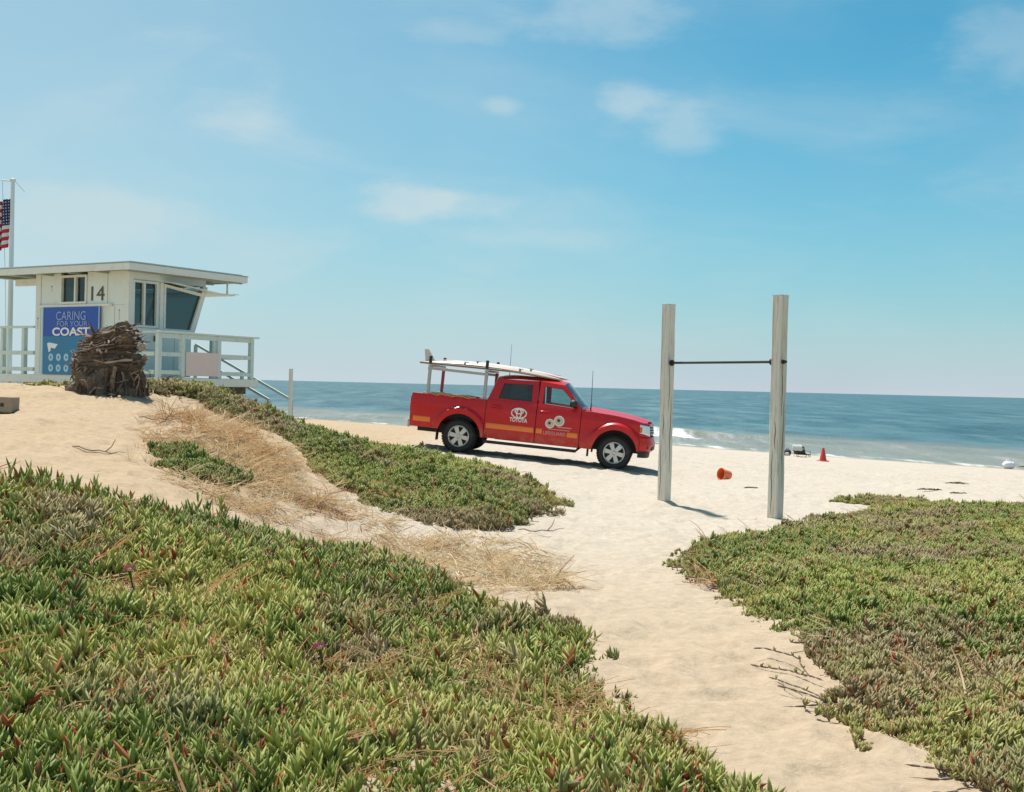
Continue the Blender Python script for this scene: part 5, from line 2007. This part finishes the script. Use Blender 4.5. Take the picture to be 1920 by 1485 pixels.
# straw
x, y, e = fill(STR, 190, 1.1, 1.1, 111, 0.2)
ki = ~inside(PD, x, y)
x, y, e = x[ki], y[ki], e[ki]
scatter('dry_grass', np.stack([x, y, zs(x, y) + 0.012], 1), rng.uniform(0.5, 1.4, len(x)), clouds(x, y, 0.9, 0.9, 112, 0.5), clouds(x, y, 1.8, 1.3, 114, -0.10), SRC_STRAW, 5, 'flattened straw coloured dead grass over the dune slope', 'dry grass', 0.38)
x, y, e = fill([G(225, 770), G(330, 755), G(480, 795), G(600, 890), G(720, 965), G(980, 1020), G(1080, 1080), G(1120, 1220), G(990, 1195), G(840, 1085), G(640, 1060), G(420, 955), G(230, 870)], 30, 0.5, 1.0, 116, 0.2)
scatter('dry_grass', np.stack([x, y, zs(x, y)], 1), rng.uniform(0.5, 1.0, len(x)), clouds(x, y, 0.6, 0.9, 117, 0.4), clouds(x, y, 1.5, 1.0, 118, 0.2), SRC_STALK, 4, 'standing brown grass stalks dotted over the dune slope', 'dry grass', 0.15)

# pink flowers on the near bank
M_PET = pm('flower_petal', (0.55, 0.13, 0.34), 0.6, var=0.15, scale=30)
M_PETC = pm('flower_centre', (0.70, 0.60, 0.25), 0.7)
FLW = ((242, 1093, 'magenta ice plant flower alone near the left edge of the bank'), (505, 1058, 'pink ice plant flower at the top fringe of the bank near dry sand'), (632, 1078, 'pale pink ice plant flower on the bank close to the dry grass'),
       (598, 1245, 'pale pink ice plant flower in the middle of the near bank'), (1102, 1430, 'pink ice plant flower lowest on the bank beside the path'))
for px, py, lb in FLW:
    g_ = gp(px, py + 25)
    e = empty('ice_plant_flower', (g_.x, g_.y, g_.z + 0.14), (R(-35), R(random.uniform(-15, 15)), 0))
    tag(e, lb, 'flower', 'ice plant flowers')
    pet = MB()
    for k in range(34):
        a = 2 * math.pi * k / 34 + random.uniform(-.05, .05)
        u, s_ = Vector((math.cos(a), math.sin(a), 0)), Vector((-math.sin(a), math.cos(a), 0))
        L_ = 0.042 * random.uniform(.85, 1.1)
        zz = 0.004 * (k % 3)
        pet.add([u * 0.012 - s_ * 0.0015 + Vector((0, 0, zz)), u * 0.012 + s_ * 0.0015 + Vector((0, 0, zz)), u * L_ * .7 + s_ * 0.003 + Vector((0, 0, zz + .010)), u * L_ + Vector((0, 0, zz + 0.016)), u * L_ * .7 - s_ * 0.003 + Vector((0, 0, zz + .010))], [(0, 1, 2, 3, 4)])
    pet.build('petals', M_PET, e)
    MB().lathe([(0.0, 0.012), (0.010, 0.010), (0.014, 0.002), (0.0, -0.01)], 12, 'Z').build('centre', M_PETC, e, 60)
    MB().tube([(0, 0, -0.008), (0.002, 0.02, -0.05), (0, 0.05, -0.09)], [0.010, 0.006, 0.005], 6).build('stalk', M_ICE, e, 60)

# ------------------------------------------------------------------ driftwood stump
M_DRIFT = pm('driftwood', (0.20, 0.15, 0.115), 0.9, var=0.5, scale=14, stretch=(1, 1, 1), bump=0.9, bscale=45, wear=(0.42, 0.34, 0.27), wscale=6, wamt=0.75)
M_DRIFTD = pm('driftwood_core', (0.085, 0.058, 0.04), 0.95, var=0.4, scale=10, bump=0.9, bscale=30)
M_DRIFTL = pm('driftwood_bleached', (0.46, 0.38, 0.31), 0.85, var=0.25, scale=12, bump=0.5, wear=(0.22, 0.16, 0.11), wscale=8, wamt=0.6)
M_DRIFTC = pm('driftwood_mass', (0.15, 0.105, 0.072), 0.95, var=0.6, scale=16, bump=1.0, bscale=40, wear=(0.36, 0.28, 0.21), wscale=9, wamt=0.8)
sb = at(200, 735, 15.6)
sz = h1(sb.x, sb.y)
stp = empty('driftwood_stump', (sb.x, sb.y, sz - 0.06))
tag(stp, 'tangled brown driftwood root stump on the dune in front of the banner', 'driftwood')
rd = random.Random(5)
SW, SD, SH = 0.42, 0.36, 0.93


def stump_pt(a, t, k=1.0):
    """a point on the lumpy dome of the root ball; t runs from the sand to the crown"""
    r = math.sqrt(max(0.0, 1 - (0.95 * t) ** 5.0)) * (1.12 - 0.20 * t)
    r *= 1 + 0.10 * math.sin(a * 3 + 1 + t * 2) + 0.06 * math.sin(a * 7 + t * 8)
    top = SH * (1 + 0.07 * math.cos(a - 0.3))
    return Vector((SW * r * math.cos(a) * k + 0.06 * t, SD * r * math.sin(a) * k, t * top))


NA, NT = 150, 90
A_, T_ = np.meshgrid(np.arange(NA) / NA, np.linspace(0, 1, NT), indexing='ij')
low = 1 - sstep(T_, 0.30, 0.55)
rv_ = vnoise(A_ * 30, T_ * 3.0, 1.0, 201) + 0.6 * vnoise(A_ * 64, T_ * 6, 1.0, 202)
rh_ = vnoise(A_ * 7, T_ * 17, 1.0, 203) + 0.6 * vnoise(A_ * 16, T_ * 36, 1.0, 204)
dsp = (0.5 - np.abs(rv_) * 1.6) * low + (0.5 - np.abs(rh_) * 1.6) * (1 - low) + 1.2 * vnoise(A_ * 6, T_ * 5, 1.0, 205)
P = []
for j in range(NT):
    P.append([stump_pt(math.pi / 2 + 2 * math.pi * A_[i, j], T_[i, j], 0.92 + 0.27 * dsp[i, j] + rd.gauss(0, .012)) + Vector((0, 0, 0.04 * dsp[i, j])) for i in range(NA)])
MB().grid(P, wrap=True).build('trunk', M_DRIFTC, stp, 50)
for q in range(270):
    a = rd.uniform(0, 6.283) if q % 3 else rd.uniform(3.4, 6.0)
    t0 = rd.uniform(0.0, 0.95)
    kind = rd.random()
    r0 = rd.uniform(0.008, 0.022) * (2.0 if rd.random() < .2 else 1)
    n = rd.randint(6, 10)
    pts, rad = [], []
    if kind < 0.52:       # gnarled roots: upright near the sand, lying flat near the crown
        up = t0 < 0.42
        da = rd.gauss(0, .16 if up else .7)
        dt = rd.uniform(-.45, -.2) if up else rd.gauss(0, .08)
        k0 = rd.uniform(0.98, 1.10)
        for i in range(n):
            u = i / (n - 1)
            tt = min(0.97, max(0.0, t0 + dt * u + 0.02 * math.sin(u * 6 + q)))
            pts.append(stump_pt(a + da * u + 0.05 * math.sin(u * 5 + q * 2), tt, k0 + 0.05 * math.sin(u * 3.1 + q) + rd.gauss(0, .02)))
            rad.append(r0 * (1.1 - 0.75 * u) * rd.uniform(.65, 1.3))
    else:                # broken ends standing out
        p = stump_pt(a, min(t0, .93), 0.93)
        d = Vector((math.cos(a), math.sin(a) * .8, rd.uniform(-.4, .5) + 0.5 * t0)).normalized()
        L_ = rd.uniform(.08, .28)
        for i in range(n):
            u = i / (n - 1)
            pts.append(p.copy())
            rad.append(r0 * 0.9 * (1 - 0.8 * u) * rd.uniform(.8, 1.2))
            d = (d + Vector((rd.gauss(0, .16), rd.gauss(0, .16), rd.gauss(0, .16)))).normalized()
            p = p + d * L_ / n
    MB().tube(pts, rad, 6, flat=rd.uniform(.4, 1)).build('root', M_DRIFTL if rd.random() < 0.16 else M_DRIFT if rd.random() < .7 else M_DRIFTD, stp, 45)

# ------------------------------------------------------------------ small things on the sand
M_BEAM = pm('weathered_beam', (0.34, 0.27, 0.19), 0.9, var=0.2, scale=6, stretch=(0.5, 6, 6), bump=0.4)
p = gp(10, 772)
bm_ = empty('squared_timber', (p.x - 0.02, p.y + 0.10, p.z), (0, R(1.5), R(-4)))
tag(bm_, 'squared weathered timber lying on the dune at the left edge', 'timber')
MB().box((-1.6, -0.09, -0.02), (0.10, 0.09, 0.165)).build('timber', M_BEAM, bm_, bevel=0.012)
MB().box((-0.04, -0.096, 0.05), (0.0, -0.0885, 0.09)).build('bolt', M_BAR, bm_)

STICKS = ((300, 792, 0.45, 28, 'thin bent driftwood twig near the crest of the dune'), (185, 852, 0.55, -6, 'thin straight driftwood twig on the bare dune sand'), (500, 788, 0.60, -40, 'dark driftwood branch among the ice plant below the tower stair'),
          (1015, 1002, 0.5, 8, 'short brown twig at the toe of the ridge mat'))
for px, py, L_, an, lb in STICKS:
    p = gp(px, py)
    pts = []
    for i in range(9):
        t = i / 8 - .5
        q = Vector((p.x + t * L_ * math.cos(R(an)), p.y + t * L_ * math.sin(R(an)) * 1.5, 0))
        q.z = h1(q.x, q.y) + 0.03 + 0.06 * abs(t) * (1 if i > 4 else 0.3) + 0.012 * math.sin(i * 1.9)
        pts.append(q - p)
    e = empty('driftwood_twig', p)
    tag(e, lb, 'driftwood', 'twigs on the sand')
    MB().tube(pts, [0.006, .007, .007, .007, .006, .006, .005, .004, .003], 6).build('stem', M_DRIFT, e, 60)
    MB().tube([pts[5], pts[5] + Vector((.05, .03, .05)), pts[5] + Vector((.08, .05, .12))], [.007, .005, .003], 6).build('side_shoot', M_DRIFT, e, 60)

# tipped orange bucket
M_OBK = pm('orange_plastic', (0.72, 0.16, 0.05), 0.4, var=0.1)
p = gp(1360, 902)
e = empty('beach_bucket', (p.x, p.y, p.z + 0.02), (0, 0, R(-150)))
tag(e, 'small orange plastic bucket tipped over on the sand between the posts', 'bucket')
B = MB().lathe([(0.0, 0.0), (0.085, 0.0), (0.115, 0.21), (0.124, 0.212), (0.124, 0.225), (0.112, 0.225), (0.082, 0.01), (0.0, 0.01)], 24, 'X').build('pail', M_OBK, e, 40)
B.location = (-0.1, 0, 0.095)
B.rotation_euler = (0, R(-8), 0)
hd = MB().tube([(0.215, 0.12 * math.cos(t), 0.02 - 0.13 * math.sin(t)) for t in np.linspace(0, math.pi, 15)], 0.006, 6).build('handle', M_WHITE, B, 60)
hd.rotation_euler = (0, R(18), 0)

# red cone near the water
M_CONE = pm('red_cone_plastic', (0.58, 0.045, 0.035), 0.5, var=0.1)
p = gp(1543, 865)
e = empty('beach_cone', (p.x, p.y, p.z))
tag(e, 'red plastic cone standing upright near the waterline', 'cone')
MB().lathe([(0.12, 0.03), (0.115, 0.06), (0.04, 0.44), (0.03, 0.46), (0.0, 0.462)], 20, 'Z').build('body', M_CONE, e, 40)
MB().box((-0.17, -0.17, 0.0), (0.17, 0.17, 0.032)).build('base', M_CONE, e, bevel=0.01)

# beachgoer's gear: folded low chair with towel, a pack beside it
M_GREY = pm('dark_grey_canvas', (0.045, 0.045, 0.045), 0.85, var=0.2)
M_LGREY = pm('pale_grey_towel', (0.52, 0.53, 0.52), 0.9, var=0.1, scale=20)
p = gp(1503, 857)
e = empty('beach_chair', (p.x, p.y, p.z), (0, 0, R(-125)))
tag(e, 'low dark beach chair with a pale towel over its back near the waterline', 'beach chair')
MB().bar((-0.30, 0, 0.10), (0.22, 0, 0.16), 0.52, 0.05).build('seat', M_GREY, e, bevel=0.015)
MB().bar((0.20, 0, 0.15), (0.42, 0, 0.46), 0.52, 0.04).build('backrest', M_GREY, e, bevel=0.015)
for sy in (-0.27, 0.27):
    MB().tube([(-0.30, sy, 0.0), (-0.28, sy, 0.25), (0.34, sy, 0.30)], 0.016, 8).build('arm', M_CHR, e, 60)
    MB().tube([(0.30, sy, 0.0), (0.02, sy, 0.16), (-0.2, sy, 0.0)], 0.014, 8).build('leg', M_CHR, e, 60)
tow = MB()
tow.grid([[(0.46 + 0.14 * math.cos(t) * 0.5, y + 0.01 * math.sin(t * 5), 0.36 + 0.17 * math.sin(t) + 0.012 * math.sin(y * 30)) for y in np.linspace(-.22, .22, 9)] for t in np.linspace(-0.4, 3.4, 13)])
tow.build('towel', M_LGREY, e, 180, solid=0.02)
p = gp(1476, 855)
e = empty('backpack', (p.x, p.y, p.z), (0, 0, R(-15)))
tag(e, 'small dark backpack lying on the sand left of the beach chair', 'backpack')
MB().grid([[(0.17 * math.sin(b) ** .7 * math.copysign(abs(math.cos(a)) ** .6, math.cos(a)), 0.14 * math.sin(b) ** .7 * math.copysign(abs(math.sin(a)) ** .6, math.sin(a)), 0.15 - 0.15 * math.cos(b)) for a in np.linspace(0, 2 * math.pi, 17)[:-1]] for b in np.linspace(0.02, math.pi - .02, 9)], wrap=True).build('bag', M_GREY, e, 60)
MB().grid([[(0.10 * math.cos(a) * math.sin(b), -0.13 + 0.05 * math.sin(a) * math.sin(b), 0.10 - 0.07 * math.cos(b)) for a in np.linspace(0, 2 * math.pi, 13)[:-1]] for b in np.linspace(0.02, math.pi - .02, 7)], wrap=True).build('pocket', M_LGREY, e, 60)
MB().tube([(-.05, 0, .29), (-.04, 0, .34), (.04, 0, .34), (.05, 0, .29)], 0.010, 6).build('handle', M_GREY, e, 60)
# white bag and a dark stick of wood at the right edge
p = gp(1891, 879)
e = empty('beach_bag', (p.x, p.y, p.z), (0, 0, R(12)))
tag(e, 'bulging white beach bag by the water at the right edge', 'bag')
MB().grid([[(0.26 * math.sin(b) ** .6 * math.copysign(abs(math.cos(a)) ** .7, math.cos(a)) * (1 + .08 * math.sin(a * 5 + b * 4)), 0.17 * math.sin(b) ** .6 * math.copysign(abs(math.sin(a)) ** .7, math.sin(a)), 0.16 - 0.16 * math.cos(b) + .015 * math.sin(a * 7)) for a in np.linspace(0, 2 * math.pi, 21)[:-1]] for b in np.linspace(0.02, math.pi - .02, 11)], wrap=True).build('sack', M_BWHITE, e, 60)
for sy in (-0.06, 0.06):
    MB().tube([(-.12, sy, .28), (-.06, sy, .40), (.06, sy, .40), (.12, sy, .28)], 0.014, 6).build('handle', M_BOARD, e, 60)
p = gp(1925, 880)
e = empty('driftwood_log', (p.x, p.y, p.z), (0, 0, R(6)))
tag(e, 'dark driftwood log lying by the water beyond the white bag', 'driftwood')
MB().tube([(-0.45, 0, .06), (-.2, .02, .08), (.1, .0, .075), (.5, .03, .09), (.9, 0, .06)], [.04, .07, .075, .06, .03], 9).build('trunk', M_DRIFTD, e, 60)
MB().tube([(.1, 0, .09), (.2, -.1, .2), (.25, -.15, .28)], [.03, .02, .01], 6).build('branch', M_DRIFTD, e, 60)

# kelp clumps
M_KELP = pm('dried_kelp', (0.10, 0.075, 0.04), 0.8, var=0.4, scale=20)
for px, py, L_, lb in ((1408, 917, 0.22, 'small dried kelp tuft on the sand between the wooden posts'), (1742, 920, 0.34, 'dried kelp heap on the open sand above the right-hand mat'), (1797, 927, 0.22, 'small dried kelp scrap right of the kelp heap'),
                       (1795, 908, 0.40, 'thin dried kelp string stretched on the sand farther up the beach'), (556, 788, 1.1, 'dark kelp pile on the sand beside the foot of the stair')):
    p = gp(px, py)
    e = empty('kelp_clump', p, (0, 0, R(random.uniform(-10, 10))))
    tag(e, lb, 'kelp', 'kelp on the sand')
    for k in range(9):
        pts = []
        x0, y0 = random.uniform(-.4, .4) * L_, random.uniform(-.2, .2) * L_
        a = random.uniform(-.6, .6)
        for i in range(8):
            pts.append((x0 + (i / 7 - .5) * L_ * .7 * math.cos(a), y0 + (i / 7 - .5) * L_ * .5 * math.sin(a) + .01 * math.sin(i * 2 + k), 0.015 + 0.04 * L_ * 2 * math.sin(math.pi * i / 7) * random.uniform(.3, 1)))
        MB().tube(pts, [.006, .012, .016, .018, .017, .014, .010, .004], 6, flat=.5).build('frond', M_KELP, e, 60)
